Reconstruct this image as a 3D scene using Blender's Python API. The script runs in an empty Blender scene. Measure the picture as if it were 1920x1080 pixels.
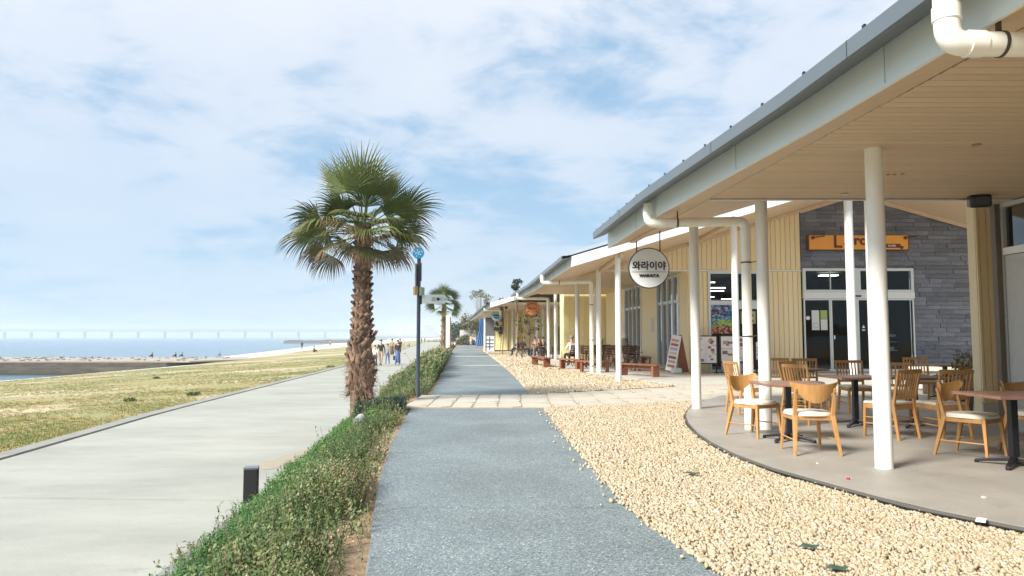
import bpy, math, random
import numpy as np
from mathutils import Vector, Matrix, Euler
R = math.radians
random.seed(7); rng = np.random.default_rng(7)
scene = bpy.context.scene
COL = scene.collection

# ------------------------------------------------------------------ camera
CAM_H = 1.36
F = 1350.0; PITCH = math.atan(92 / F)
cam_d = bpy.data.cameras.new('camera'); cam = bpy.data.objects.new('camera', cam_d); COL.objects.link(cam)
cam_d.sensor_width = 36; cam_d.lens = 36 * F / 1920
cam.location = (0, 0, CAM_H); cam.rotation_euler = (R(90) + PITCH, 0, 0)
cam_d.clip_start = .05; cam_d.clip_end = 20000
scene.camera = cam

# ------------------------------------------------------------------ light
SUN_EL, SUN_AZ = 38.0, 232.0          # azimuth the sun stands at, measured from +Y clockwise
world = bpy.data.worlds.new('World'); scene.world = world; world.use_nodes = True
nt = world.node_tree; nt.nodes.clear()
def N(t, **k):
    n = nt.nodes.new(t)
    for a, b in k.items(): setattr(n, a, b)
    return n
def LK(a, b): nt.links.new(a, b)
wo = N('ShaderNodeOutputWorld'); bg = N('ShaderNodeBackground'); bg.inputs[1].default_value = .050
sky = N('ShaderNodeTexSky', sky_type='NISHITA'); sky.sun_disc = False
sky.sun_elevation = R(SUN_EL); sky.sun_rotation = R(SUN_AZ); sky.air_density = 1.0; sky.dust_density = 1.2; sky.ozone_density = 1.5
tc = N('ShaderNodeTexCoord'); sp = N('ShaderNodeSeparateXYZ'); LK(tc.outputs['Generated'], sp.inputs[0])
def M_(op, a, b=None, c=None):
    m = N('ShaderNodeMath', operation=op)
    for i, v in enumerate((a, b, c)):
        if v is None: continue
        if isinstance(v, (int, float)): m.inputs[i].default_value = v
        else: LK(v, m.inputs[i])
    return m.outputs[0]
zz = M_('ADD', M_('MAXIMUM', sp.outputs[2], 0.0), 0.16)
px = M_('DIVIDE', sp.outputs[0], zz); py = M_('DIVIDE', sp.outputs[1], zz)
cb = N('ShaderNodeCombineXYZ'); LK(px, cb.inputs[0]); LK(py, cb.inputs[1]); cb.inputs[2].default_value = 3.1
n1 = N('ShaderNodeTexNoise'); n1.inputs['Scale'].default_value = 2.7; n1.inputs['Detail'].default_value = 10; n1.inputs['Roughness'].default_value = .6; n1.inputs['Distortion'].default_value = .25
LK(cb.outputs[0], n1.inputs['Vector'])
n2 = N('ShaderNodeTexNoise'); n2.inputs['Scale'].default_value = .42; n2.inputs['Detail'].default_value = 3
cb2 = N('ShaderNodeCombineXYZ'); LK(px, cb2.inputs[0]); LK(py, cb2.inputs[1]); cb2.inputs[2].default_value = 9.4; LK(cb2.outputs[0], n2.inputs['Vector'])
mixn = M_('ADD', M_('MULTIPLY', n1.outputs[0], .6), M_('MULTIPLY', n2.outputs[0], .5))
rp = N('ShaderNodeMapRange'); rp.interpolation_type = 'SMOOTHSTEP'; rp.inputs[1].default_value = .44; rp.inputs[2].default_value = .60; LK(mixn, rp.inputs[0])
# clouds thin out into pale haze towards the horizon, all the way round
hz = N('ShaderNodeMapRange'); hz.inputs[1].default_value = .0; hz.inputs[2].default_value = .42; hz.inputs[3].default_value = .25; hz.inputs[4].default_value = 1.0; LK(sp.outputs[2], hz.inputs[0])
cov = M_('MULTIPLY', M_('MULTIPLY', rp.outputs[0], hz.outputs[0]), .93)
n3 = N('ShaderNodeTexNoise'); n3.inputs['Scale'].default_value = 2.6; n3.inputs['Detail'].default_value = 5
LK(cb.outputs[0], n3.inputs['Vector'])
cr = N('ShaderNodeMix', data_type='RGBA'); LK(n3.outputs[0], cr.inputs[0])
cr.inputs[6].default_value = (6.2, 6.9, 8.4, 1); cr.inputs[7].default_value = (8.6, 8.8, 9.0, 1)
# thin veil of high cloud whitens the blue
veil = N('ShaderNodeMix', data_type='RGBA'); veil.inputs[0].default_value = .60
LK(sky.outputs[0], veil.inputs[6]); veil.inputs[7].default_value = (3.5, 6.1, 8.8, 1)
cm = N('ShaderNodeMix', data_type='RGBA'); LK(cov, cm.inputs[0]); LK(veil.outputs[2], cm.inputs[6]); LK(cr.outputs[2], cm.inputs[7])
LK(cm.outputs[2], bg.inputs[0]); LK(bg.outputs[0], wo.inputs[0])
sd = bpy.data.lights.new('sun', 'SUN'); sd.energy = 3.1; sd.angle = R(18); sd.color = (1, .95, .87)
sun = bpy.data.objects.new('sun', sd); COL.objects.link(sun)
a = R(SUN_AZ); e = R(SUN_EL)
sdir = Vector((math.sin(a) * math.cos(e), math.cos(a) * math.cos(e), math.sin(e)))
sun.rotation_euler = (-sdir).to_track_quat('-Z', 'Y').to_euler(); sun.location = (-20, -20, 40)
scene.view_settings.view_transform = 'Standard'; scene.view_settings.look = 'None'; scene.view_settings.gamma = 1
scene.view_settings.exposure = 1.22
cy = scene.cycles
cy.use_denoising = True; cy.max_bounces = 9; cy.diffuse_bounces = 7; cy.glossy_bounces = 3; cy.transmission_bounces = 4; cy.transparent_max_bounces = 12
cy.volume_bounces = 1; cy.sample_clamp_indirect = 6; cy.caustics_reflective = False; cy.caustics_refractive = False

# ------------------------------------------------------------------ pixel -> world helpers (photograph pixels)
def ray(u, v):
    r = u - 960; up = 540 - v
    return r, F * math.cos(PITCH) - up * math.sin(PITCH), F * math.sin(PITCH) + up * math.cos(PITCH)
def on(u, v, z):
    x, y, w = ray(u, v); t = (z - CAM_H) / w; return x * t, y * t
def at(u, v, Y):
    x, y, w = ray(u, v); t = Y / y; return x * t, CAM_H + w * t

# ------------------------------------------------------------------ materials
MATS = {}
def mat(name, col, rough=.6, var=0, scale=8, bump=0, bscale=None, metal=0, col2=None, attr=None, stretch=None, spec=.5, emit=None, detail=5, ramp=None):
    if name in MATS: return MATS[name]
    m = bpy.data.materials.new(name); m.use_nodes = True; t = m.node_tree; b = t.nodes['Principled BSDF']
    b.inputs['Base Color'].default_value = (*col, 1); b.inputs['Roughness'].default_value = rough; b.inputs['Metallic'].default_value = metal
    b.inputs['Specular IOR Level'].default_value = spec
    L = t.links.new; n = t.nodes.new
    vec = n('ShaderNodeTexCoord').outputs['Object']
    if stretch:
        mp = n('ShaderNodeMapping'); mp.inputs['Scale'].default_value = stretch; L(vec, mp.inputs[0]); vec = mp.outputs[0]
    if attr:
        at_ = n('ShaderNodeAttribute'); at_.attribute_name = attr
        r = n('ShaderNodeValToRGB'); L(at_.outputs['Fac'], r.inputs[0])
        stops = ramp or [(0, col), (1, col2)]
        while len(r.color_ramp.elements) < len(stops): r.color_ramp.elements.new(.5)
        for e_, (p_, c_) in zip(r.color_ramp.elements, stops): e_.position = p_; e_.color = (*c_, 1)
        L(r.outputs[0], b.inputs['Base Color'])
    elif var or col2:
        no = n('ShaderNodeTexNoise'); no.inputs['Scale'].default_value = scale; no.inputs['Detail'].default_value = detail; no.inputs['Roughness'].default_value = .62
        L(vec, no.inputs['Vector'])
        r = n('ShaderNodeMapRange'); r.inputs[1].default_value = .3; r.inputs[2].default_value = .7; L(no.outputs[0], r.inputs[0])
        mx = n('ShaderNodeMix'); mx.data_type = 'RGBA'; L(r.outputs[0], mx.inputs[0])
        c2 = col2 or tuple(min(1, c * (1 + var)) for c in col); c1 = col if col2 else tuple(c * (1 - var) for c in col)
        mx.inputs[6].default_value = (*c1, 1); mx.inputs[7].default_value = (*c2, 1)
        oi = n('ShaderNodeObjectInfo'); hs = n('ShaderNodeHueSaturation'); rr = n('ShaderNodeMapRange')
        rr.inputs[3].default_value = 1 - (var or .05); rr.inputs[4].default_value = 1 + (var or .05)
        L(oi.outputs['Random'], rr.inputs[0]); L(rr.outputs[0], hs.inputs['Value']); L(mx.outputs[2], hs.inputs['Color']); L(hs.outputs[0], b.inputs['Base Color'])
    if bump:
        nb = n('ShaderNodeTexNoise'); nb.inputs['Scale'].default_value = bscale or scale * 3; nb.inputs['Detail'].default_value = 4; L(vec, nb.inputs['Vector'])
        bp = n('ShaderNodeBump'); bp.inputs['Strength'].default_value = min(1, bump); bp.inputs['Distance'].default_value = .01 if bump <= 1 else .01 * bump
        L(nb.outputs[0], bp.inputs['Height']); L(bp.outputs[0], b.inputs['Normal'])
    if emit:
        b.inputs['Emission Color'].default_value = (*col, 1); b.inputs['Emission Strength'].default_value = emit
    MATS[name] = m; return m

def glass_mat(name, tint=(.9, .95, .95), refl=1.0):
    m = bpy.data.materials.new(name); m.use_nodes = True; t = m.node_tree; t.nodes.clear(); n = t.nodes.new; L = t.links.new
    o = n('ShaderNodeOutputMaterial'); mx = n('ShaderNodeMixShader'); tr = n('ShaderNodeBsdfTransparent'); tr.inputs[0].default_value = (*tint, 1)
    gl = n('ShaderNodeBsdfGlossy'); gl.inputs['Roughness'].default_value = .02; fr = n('ShaderNodeFresnel'); fr.inputs[0].default_value = 1.5
    mu = n('ShaderNodeMath'); mu.operation = 'MULTIPLY'; mu.inputs[1].default_value = refl; L(fr.outputs[0], mu.inputs[0])
    L(mu.outputs[0], mx.inputs[0]); L(tr.outputs[0], mx.inputs[1]); L(gl.outputs[0], mx.inputs[2]); L(mx.outputs[0], o.inputs[0]); return m

m_white = mat('white_paint', (.88, .88, .83), .35, var=.03, scale=2)
m_cream = mat('cream_pvc', (.88, .86, .76), .3, var=.03, scale=3)
m_fascia = mat('fascia_metal', (.78, .81, .78), .4, var=.03, scale=1.2)
m_fascia_w = mat('barge_metal', (.78, .79, .80), .4, var=.02, scale=1.2)
m_gutter = mat('gutter_metal', (.115, .14, .16), .38, var=.05, scale=2)
m_roof = mat('roof_metal', (.30, .34, .38), .4, var=.08, scale=2)
m_soffit = mat('soffit_board', (.62, .465, .30), .6, col2=(.74, .58, .39), var=.05, scale=3, stretch=(.6, 14, 6), bump=.15)
m_soffit2 = mat('soffit_plain', (.66, .50, .33), .6, col2=(.74, .58, .40), var=.03, scale=3, stretch=(1, 6, 1))
m_yellow = mat('yellow_siding', (.92, .77, .47), .55, col2=(.93, .80, .52), var=.035, scale=3, stretch=(5, 5, .5))
m_yellow2 = mat('pale_yellow_siding', (.92, .80, .42), .55, var=.03, scale=2)
m_slate = mat('slate', (.105, .12, .155), .5, col2=(.25, .275, .335), var=.27, scale=5, bump=.8, bscale=18, stretch=(.6, 1, 2.5))
m_alu = mat('window_frame', (.72, .80, .84), .35, var=.03)
m_black = mat('black_metal', (.012, .012, .014), .35)
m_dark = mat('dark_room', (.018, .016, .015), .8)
m_wood = mat('oak', (.43, .215, .068), .38, col2=(.56, .31, .11), var=.12, scale=5, stretch=(6, 6, .8), bump=.12)
m_top = mat('walnut_top', (.24, .125, .085), .35, col2=(.36, .20, .14), var=.08, scale=6, stretch=(1, 9, 1))
m_seat = mat('cream_vinyl', (.78, .73, .60), .5, var=.04, scale=9, bump=.1)
m_bench = mat('red_brown_wood', (.20, .065, .03), .45, col2=(.32, .12, .055), var=.15, scale=6, stretch=(1, 5, 5))
m_dkwood = mat('dark_brown_wood', (.07, .032, .02), .5, col2=(.15, .075, .045), var=.2, scale=6)
m_deck = mat('deck_concrete', (.31, .29, .25), .55, col2=(.39, .365, .32), var=.05, scale=1.3, bump=.3, bscale=40)
m_steel = mat('steel', (.55, .55, .53), .3, metal=.9)
m_bracket = mat('pipe_bracket', (.10, .085, .07), .45, metal=.6)
m_plinth = mat('plinth', (.55, .56, .54), .6, var=.05)
m_navy = mat('dark_blue_grey_paint', (.055, .075, .10), .4)
m_glass = glass_mat('window_glass', (.75, .8, .8), .35)
m_glass2 = glass_mat('sky_lit_glass', (.45, .5, .52), 2.6)

# ------------------------------------------------------------------ mesh building
class MB:
    def __init__(s): s.v = []; s.f = []; s.m = []
    def add(s, vs, fs, mi=0):
        o = len(s.v); s.v += [tuple(map(float, p)) for p in vs]; s.f += [tuple(i + o for i in f) for f in fs]; s.m += [mi] * len(fs); return s
    def box(s, c, d, rz=0, mi=0, rx=0, ry=0):
        M = Matrix.Translation(c) @ Euler((rx, ry, rz)).to_matrix().to_4x4()
        hx, hy, hz_ = d[0] / 2, d[1] / 2, d[2] / 2
        vs = [M @ Vector((x, y, z)) for z in (-hz_, hz_) for x, y in ((-hx, -hy), (hx, -hy), (hx, hy), (-hx, hy))]
        return s.add(vs, [(3, 2, 1, 0), (4, 5, 6, 7), (0, 1, 5, 4), (1, 2, 6, 5), (2, 3, 7, 6), (3, 0, 4, 7)], mi)
    def b2(s, a, b, mi=0):
        return s.box([(a[i] + b[i]) / 2 for i in range(3)], [abs(b[i] - a[i]) for i in range(3)], 0, mi)
    def bar(s, p, q, w, t, side=None, mi=0, w2=None, t2=None):
        p, q = Vector(p), Vector(q); d = (q - p).normalized()
        sd_ = Vector(side) if side else (Vector((0, 0, 1)) if abs(d.z) < .9 else Vector((0, 1, 0)))
        x = sd_.cross(d).normalized() if not side else (sd_ - d * sd_.dot(d)).normalized()
        y = d.cross(x); w2 = w2 or w; t2 = t2 or t
        vs = []
        for c, ww, tt in ((p, w, t), (q, w2, t2)):
            for a_, b_ in ((-1, -1), (1, -1), (1, 1), (-1, 1)): vs.append(c + x * a_ * ww / 2 + y * b_ * tt / 2)
        return s.add(vs, [(3, 2, 1, 0), (4, 5, 6, 7), (0, 1, 5, 4), (1, 2, 6, 5), (2, 3, 7, 6), (3, 0, 4, 7)], mi)
    def tube(s, pts, r, n=14, mi=0, caps=True):
        pts = [Vector(p) for p in pts]; rs = r if isinstance(r, (list, tuple)) else [r] * len(pts)
        o = len(s.v); up = None
        for i, p in enumerate(pts):
            d = ((pts[min(i + 1, len(pts) - 1)] - pts[max(i - 1, 0)])).normalized()
            if up is None: up = Vector((1, 0, 0)) if abs(d.x) < .8 else Vector((0, 1, 0))
            x = (up - d * up.dot(d)).normalized(); y = d.cross(x); up = x
            for k in range(n):
                a_ = 2 * math.pi * k / n; s.v.append(tuple(p + (x * math.cos(a_) + y * math.sin(a_)) * rs[i]))
        for i in range(len(pts) - 1):
            for k in range(n):
                s.f.append((o + i * n + k, o + i * n + (k + 1) % n, o + (i + 1) * n + (k + 1) % n, o + (i + 1) * n + k)); s.m.append(mi)
        if caps:
            s.f.append(tuple(o + k for k in range(n))[::-1]); s.m.append(mi)
            s.f.append(tuple(o + (len(pts) - 1) * n + k for k in range(n))); s.m.append(mi)
        return s
    def prism(s, poly, z0, z1, mi=0):
        n = len(poly); z0 = z0 if isinstance(z0, (list, tuple)) else [z0] * n; z1 = z1 if isinstance(z1, (list, tuple)) else [z1] * n
        vs = [(x, y, z) for (x, y), z in zip(poly, z0)] + [(x, y, z) for (x, y), z in zip(poly, z1)]
        return s.add(vs, [tuple(range(n))[::-1], tuple(range(n, 2 * n))] + [(i, (i + 1) % n, n + (i + 1) % n, n + i) for i in range(n)], mi)
    def quad(s, *p, mi=0): return s.add(p, [tuple(range(len(p)))], mi)
    def ball(s, c, r, mi=0, n=10, m=7):
        r = r if isinstance(r, (tuple, list)) else (r, r, r); vs = [(c[0], c[1], c[2] - r[2])]
        for j in range(1, m):
            t = math.pi * j / m - math.pi / 2
            for k in range(n):
                a_ = 2 * math.pi * k / n; vs.append((c[0] + r[0] * math.cos(t) * math.cos(a_), c[1] + r[1] * math.cos(t) * math.sin(a_), c[2] + r[2] * math.sin(t)))
        vs.append((c[0], c[1], c[2] + r[2])); fs = [(0, 1 + (k + 1) % n, 1 + k) for k in range(n)]
        for j in range(m - 2):
            for k in range(n): fs.append((1 + j * n + k, 1 + j * n + (k + 1) % n, 1 + (j + 1) * n + (k + 1) % n, 1 + (j + 1) * n + k))
        l = len(vs) - 1; fs += [(l, l - n + k, l - n + (k + 1) % n) for k in range(n)]
        return s.add(vs, fs, mi)
    def mesh(s, name, mats, smooth=False, org=(0, 0, 0), bevel=0):
        me = bpy.data.meshes.new(name)
        ox, oy, oz = org
        me.from_pydata([(x - ox, y - oy, z - oz) for x, y, z in s.v], [], s.f)
        for m_ in (mats if isinstance(mats, (list, tuple)) else [mats]): me.materials.append(m_)
        me.polygons.foreach_set('material_index', s.m)
        if smooth:
            me.polygons.foreach_set('use_smooth', [True] * len(s.f)); 
            try: me.set_sharp_from_angle(angle=R(40))
            except Exception: pass
        me.update(); return me
    def build(s, name, mats, parent=None, smooth=False, bevel=0):
        """vertices in world space (or in the space of a thing not yet moved)"""
        org = (0, 0, 0)
        if parent is not None:
            p = parent; org = Vector((0, 0, 0))
            while p is not None: org = org + p.location; p = p.parent
        me = s.mesh(name, mats, smooth, org)
        o = bpy.data.objects.new(name, me); COL.objects.link(o)
        if parent is not None: o.parent = parent
        if bevel:
            b = o.modifiers.new('bevel', 'BEVEL'); b.width = bevel; b.segments = 2; b.limit_method = 'ANGLE'
        return o

def tag(o, label=None, cat=None, group=None, kind=None):
    for k, v in (('label', label), ('category', cat), ('group', group), ('kind', kind)):
        if v: o[k] = v
    return o
def thing(name, loc, label, cat, group=None, rz=0):
    o = bpy.data.objects.new(name, None); COL.objects.link(o); o.location = loc; o.rotation_euler = (0, 0, rz); o.empty_display_size = .2
    return tag(o, label, cat, group)
def copy_thing(src, loc, rz, label, group=None):
    r = src.copy(); COL.objects.link(r); r.location = loc; r.rotation_euler = (0, 0, rz); r['label'] = label
    if group: r['group'] = group
    for ch in src.children:
        c = ch.copy(); COL.objects.link(c); c.parent = r
        for g in ch.children:
            d = g.copy(); COL.objects.link(d); d.parent = c
    return r
def struct(name, mb, m, smooth=False): return tag(mb.build(name, m, None, smooth), kind='structure')
def piece(me, name, parent, loc, scale=(1, 1, 1), rot=(0, 0, 0)):
    o = bpy.data.objects.new(name, me); COL.objects.link(o); o.parent = parent
    p = parent; org = Vector((0, 0, 0))
    while p is not None: org = org + p.location; p = p.parent
    o.location = Vector(loc) - org; o.scale = scale; o.rotation_euler = rot; return o
def unit_box(name, m, bev=.0):
    mb = MB(); mb.box((0, 0, 0), (1, 1, 1)); return mb.mesh(name, m)
def np_mesh(name, V, Fq, m, attr=None, smooth=False):
    """V (n,3), Fq (k, c) with constant corner count"""
    me = bpy.data.meshes.new(name); V = np.asarray(V, np.float32); Fq = np.asarray(Fq, np.int32); k, c = Fq.shape
    me.vertices.add(len(V)); me.vertices.foreach_set('co', V.ravel()); me.loops.add(k * c); me.loops.foreach_set('vertex_index', Fq.ravel())
    me.polygons.add(k); me.polygons.foreach_set('loop_start', np.arange(k, dtype=np.int32) * c); me.polygons.foreach_set('loop_total', np.full(k, c, np.int32))
    if smooth: me.polygons.foreach_set('use_smooth', np.ones(k, bool))
    for m_ in (m if isinstance(m, (list, tuple)) else [m]): me.materials.append(m_)
    if attr is not None:
        a_ = me.attributes.new('tint', 'FLOAT', 'FACE'); a_.data.foreach_set('value', np.asarray(attr, np.float32))
    me.update(calc_edges=True); me.validate(); return me
def replicate(bv, bf, pos, rotm, scl, tint):
    """copies of a base mesh: pos (n,3), rotm (n,3,3), scl (n,) or (n,3)"""
    n = len(pos); bv = np.asarray(bv, float); bf = np.asarray(bf)
    s = np.asarray(scl, float); s = s[:, None, None] if s.ndim == 1 else s[:, None, :]
    V = np.einsum('nij,nvj->nvi', rotm, bv[None] * s) + pos[:, None, :]
    Fq = bf[None] + (np.arange(n) * len(bv))[:, None, None]
    return V.reshape(-1, 3), Fq.reshape(-1, bf.shape[1]), np.repeat(tint, len(bf))
def rotz_np(a_):
    c, s_ = np.cos(a_), np.sin(a_); z = np.zeros_like(a_); o_ = np.ones_like(a_)
    return np.stack([np.stack([c, -s_, z], -1), np.stack([s_, c, z], -1), np.stack([z, z, o_], -1)], 1)
def rand_rot(n):
    q = rng.normal(size=(n, 4)); q /= np.linalg.norm(q, axis=1)[:, None]; w, x, y, z = q.T
    return np.stack([np.stack([1 - 2 * (y * y + z * z), 2 * (x * y - z * w), 2 * (x * z + y * w)], -1), np.stack([2 * (x * y + z * w), 1 - 2 * (x * x + z * z), 2 * (y * z - x * w)], -1), np.stack([2 * (x * z - y * w), 2 * (y * z + x * w), 1 - 2 * (x * x + y * y)], -1)], 1)

# ------------------------------------------------------------------ plan of the ground (metres; X right, Y ahead of the camera, path at z 0)
ip = np.interp
def X_pathR(y): return ip(y, [-4, 2, 4.2, 5.7, 9.9, 13.9, 17.2, 23.2, 30.8, 77, 130, 300], [2.0, 1.6, 1.19, .93, .73, .61, .44, .20, -.23, -3.12, -6.8, -18])
def X_pathL(y): return ip(y, [-4, 2, 4.2, 5.4, 7, 9.4, 13.9, 17.2, 23.7, 34.9, 66, 130, 300], [-.6, -.72, -.82, -1.03, -1.27, -1.55, -1.93, -1.92, -2.36, -3.14, -5.45, -9.6, -21])
def X_promR(y): return ip(y, [-4, 6, 9, 15.3, 31.8, 94, 300], [-2.3, -2.9, -3.13, -3.71, -5.15, -9.9, -25])
def X_promL(y): return ip(y, [-4, 11.6, 18.5, 45.5, 94, 300], [-6.4, -8.12, -8.97, -10.9, -15.2, -36])
Z_PROM = -.58
def X_shore(y): return ip(y, [-60, 60, 73, 82, 90, 105, 155, 256, 400, 654, 1500, 2900], [-53, -53, -52, -51, -52, -54, -64, -81, -106, -155, -250, -400])
def X_grass(y): return ip(y, [-60, 60, 73, 80, 105, 172, 256, 654, 1500, 2900], [-49, -47, -44, -37, -35, -38, -44, -72, -140, -260])
def z_land(x, y):
    xe, xs = X_promL(min(y, 300)) - .4, X_shore(y)
    t = max(0, min(1, (xe - x) / (xe - xs))); far = max(0, min(1, (y - 60) / 60))
    return -.60 - 2.5 * (t * (1 - far) + (t ** 2.2) * far)
YS = [-60, -20, 0, 6, 12, 18, 26, 36, 48, 60, 70, 80, 92, 105, 125, 150, 190, 240, 320, 450, 650, 1000, 1600, 2900]

m_prom = mat('promenade_concrete', (.275, .275, .24), .7, col2=(.395, .395, .35), var=.02, scale=.7, bump=.3, bscale=60, stretch=(.5, 1.3, 1), detail=9)
m_kerb = mat('kerb_concrete', (.25, .245, .22), .8, col2=(.33, .325, .295), var=.06, scale=3)
def grime(m, base, amt=.22, scale=.55, spots=.35, streak=(1, 1, 1)):
    """blotches, speckle and a few stains over a paving colour"""
    t = m.node_tree; n = t.nodes.new; L = t.links.new; b = t.nodes['Principled BSDF']; tc_ = n('ShaderNodeTexCoord'); geo = n('ShaderNodeNewGeometry'); mp = n('ShaderNodeMapping'); mp.inputs['Scale'].default_value = streak; L(geo.outputs['Position'], mp.inputs[0])
    def no(s_, d_, v=None): x = n('ShaderNodeTexNoise'); x.inputs['Scale'].default_value = s_; x.inputs['Detail'].default_value = d_; x.inputs['Roughness'].default_value = .7; L(v or mp.outputs[0], x.inputs[0]); return x.outputs[0]
    def mr(x, a_, b_, c, d): r = n('ShaderNodeMapRange'); r.inputs[1].default_value = a_; r.inputs[2].default_value = b_; r.inputs[3].default_value = c; r.inputs[4].default_value = d; L(x, r.inputs[0]); return r.outputs[0]
    def mul(a_, b_): x = n('ShaderNodeMath'); x.operation = 'MULTIPLY'; L(a_, x.inputs[0]); L(b_, x.inputs[1]); return x.outputs[0]
    f = mul(mr(no(scale, 9), .3, .7, 1 - amt, 1 + amt), mr(no(38, 3, geo.outputs['Position']), .3, .7, .93, 1.07)); f = mul(f, mr(no(1.7, 8), .62, .72, 1, 1 - spots)); f = mul(f, mr(no(7, 4), .66, .74, 1, 1 - spots * .6))
    hs = n('ShaderNodeHueSaturation'); hs.inputs['Color'].default_value = (*base, 1); L(f, hs.inputs['Value']); L(hs.outputs[0], b.inputs['Base Color'])
grime(m_prom, (.375, .375, .325), .2, .5, .26, (.6, 1.3, 1))
def asphalt(name):
    m = mat(name, (.235, .275, .29), .75); t = m.node_tree; n = t.nodes.new; L = t.links.new; b = t.nodes['Principled BSDF']
    tc_ = n('ShaderNodeTexCoord'); vo = n('ShaderNodeTexVoronoi'); vo.inputs['Scale'].default_value = 100; L(tc_.outputs['Object'], vo.inputs[0])
    r = n('ShaderNodeValToRGB'); L(vo.outputs['Color'], r.inputs[0]); es = r.color_ramp.elements
    es[0].color = (.055, .07, .075, 1); es[1].color = (.52, .58, .58, 1); e_ = es.new(.35); e_.color = (.165, .20, .208, 1); e2 = es.new(.75); e2.color = (.225, .265, .27, 1)
    no = n('ShaderNodeTexNoise'); no.inputs['Scale'].default_value = .8; no.inputs['Detail'].default_value = 6; L(tc_.outputs['Object'], no.inputs[0])
    r2 = n('ShaderNodeMapRange'); r2.inputs[1].default_value = .3; r2.inputs[2].default_value = .7; r2.inputs[3].default_value = .82; r2.inputs[4].default_value = 1.14; L(no.outputs[0], r2.inputs[0])
    hs = n('ShaderNodeHueSaturation'); L(r2.outputs[0], hs.inputs['Value']); L(r.outputs[0], hs.inputs['Color']); L(hs.outputs[0], b.inputs['Base Color'])
    bp = n('ShaderNodeBump'); bp.inputs['Strength'].default_value = .5; bp.inputs['Distance'].default_value = .004; L(vo.outputs['Distance'], bp.inputs['Height']); L(bp.outputs[0], b.inputs['Normal'])
    return m
m_asph = asphalt('blue_grey_aggregate')
def field_mat():
    m = mat('dry_grass_ground', (.3, .28, .12), .9); t = m.node_tree; n = t.nodes.new; L = t.links.new; b = t.nodes['Principled BSDF']
    tc_ = n('ShaderNodeTexCoord')
    def noise(s, d=6, st=(1, 1, 1)):
        mp = n('ShaderNodeMapping'); mp.inputs['Scale'].default_value = st; L(tc_.outputs['Object'], mp.inputs[0])
        o = n('ShaderNodeTexNoise'); o.inputs['Scale'].default_value = s; o.inputs['Detail'].default_value = d; o.inputs['Roughness'].default_value = .65; L(mp.outputs[0], o.inputs[0]); return o.outputs[0]
    def mr(x, a_, b_, c=0, d=1):
        r = n('ShaderNodeMapRange'); r.inputs[1].default_value = a_; r.inputs[2].default_value = b_; r.inputs[3].default_value = c; r.inputs[4].default_value = d; L(x, r.inputs[0]); return r.outputs[0]
    def mix(f, a_, b_):
        x = n('ShaderNodeMix'); x.data_type = 'RGBA'; L(f, x.inputs[0])
        for i, c in ((6, a_), (7, b_)):
            if isinstance(c, tuple): x.inputs[i].default_value = (*c, 1)
            else: L(c, x.inputs[i])
        return x.outputs[2]
    c = mix(mr(noise(.5, 8), .4, .6), (.34, .28, .12), (.26, .235, .09))
    c = mix(mr(noise(.16, 5), .47, .60), c, (.19, .215, .07))
    sand = mr(noise(.11, 9, (.6, 1, 1)), .50, .58, 0, .85)
    sp_ = n('ShaderNodeSeparateXYZ'); L(tc_.outputs['Object'], sp_.inputs[0])
    c = mix(sand, c, (.56, .47, .33))
    c = mix(mr(noise(9, 6), .35, .75, 0, .45), c, (.50, .42, .24))
    L(c, b.inputs['Base Color'])
    bp = n('ShaderNodeBump'); bp.inputs['Distance'].default_value = .05; bp.inputs['Strength'].default_value = .6; L(noise(5, 6), bp.inputs['Height']); L(bp.outputs[0], b.inputs['Normal']); return m
m_field = field_mat()
m_sand = mat('beach_sand', (.56, .52, .45), .9, col2=(.66, .63, .56), var=.03, scale=.4, bump=.4, bscale=5)
m_soil = mat('soil', (.23, .15, .085), .95, col2=(.36, .26, .16), var=.1, scale=14, bump=1, bscale=50)
m_gravbed = mat('gravel_bed', (.40, .31, .19), .9, col2=(.50, .41, .27), var=.05, scale=60, bump=1.5, bscale=60)

def strip(rows):
    """rows: list of lists of points; quads between"""
    mb = MB(); n = len(rows[0]); mb.v = [tuple(p) for r in rows for p in r]
    for i in range(len(rows) - 1):
        for k in range(n - 1): mb.f.append((i * n + k, i * n + k + 1, (i + 1) * n + k + 1, (i + 1) * n + k)); mb.m.append(0)
    return mb
# inland ground, one sheet
rows = []
for y in YS + [4000]:
    yy = min(y, 300); rows.append([(X_promR(yy) + .05, y, -.62), (X_pathL(yy) - .05, y, -.03), (X_pathR(yy) + 6, y, -.03), (3500, y, -.03)])
struct('ground', strip(rows), m_soil)
rows = []
for y in YS:
    yy = min(y, 300); xe = X_promL(yy) - .34; xg = X_grass(y); 
    rows.append([(xe + (xg - xe) * t, y, z_land(xe + (xg - xe) * t, y)) for t in np.linspace(0, 1, 14)])
struct('grass_field', strip(rows), m_field, True)
rows = []
for y in YS:
    xg = X_grass(y) + .5; xs = X_shore(y); rows.append([(xg, y, z_land(xg, y) - .02)] + [(xg + (xs - xg) * t, y, z_land(xg, y) * (1 - t) + -3.05 * t) for t in (.33, .66)] + [(xs, y, -3.05), (xs - 12, y, -4.6)])
struct('beach', strip(rows), m_sand, True)

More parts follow.
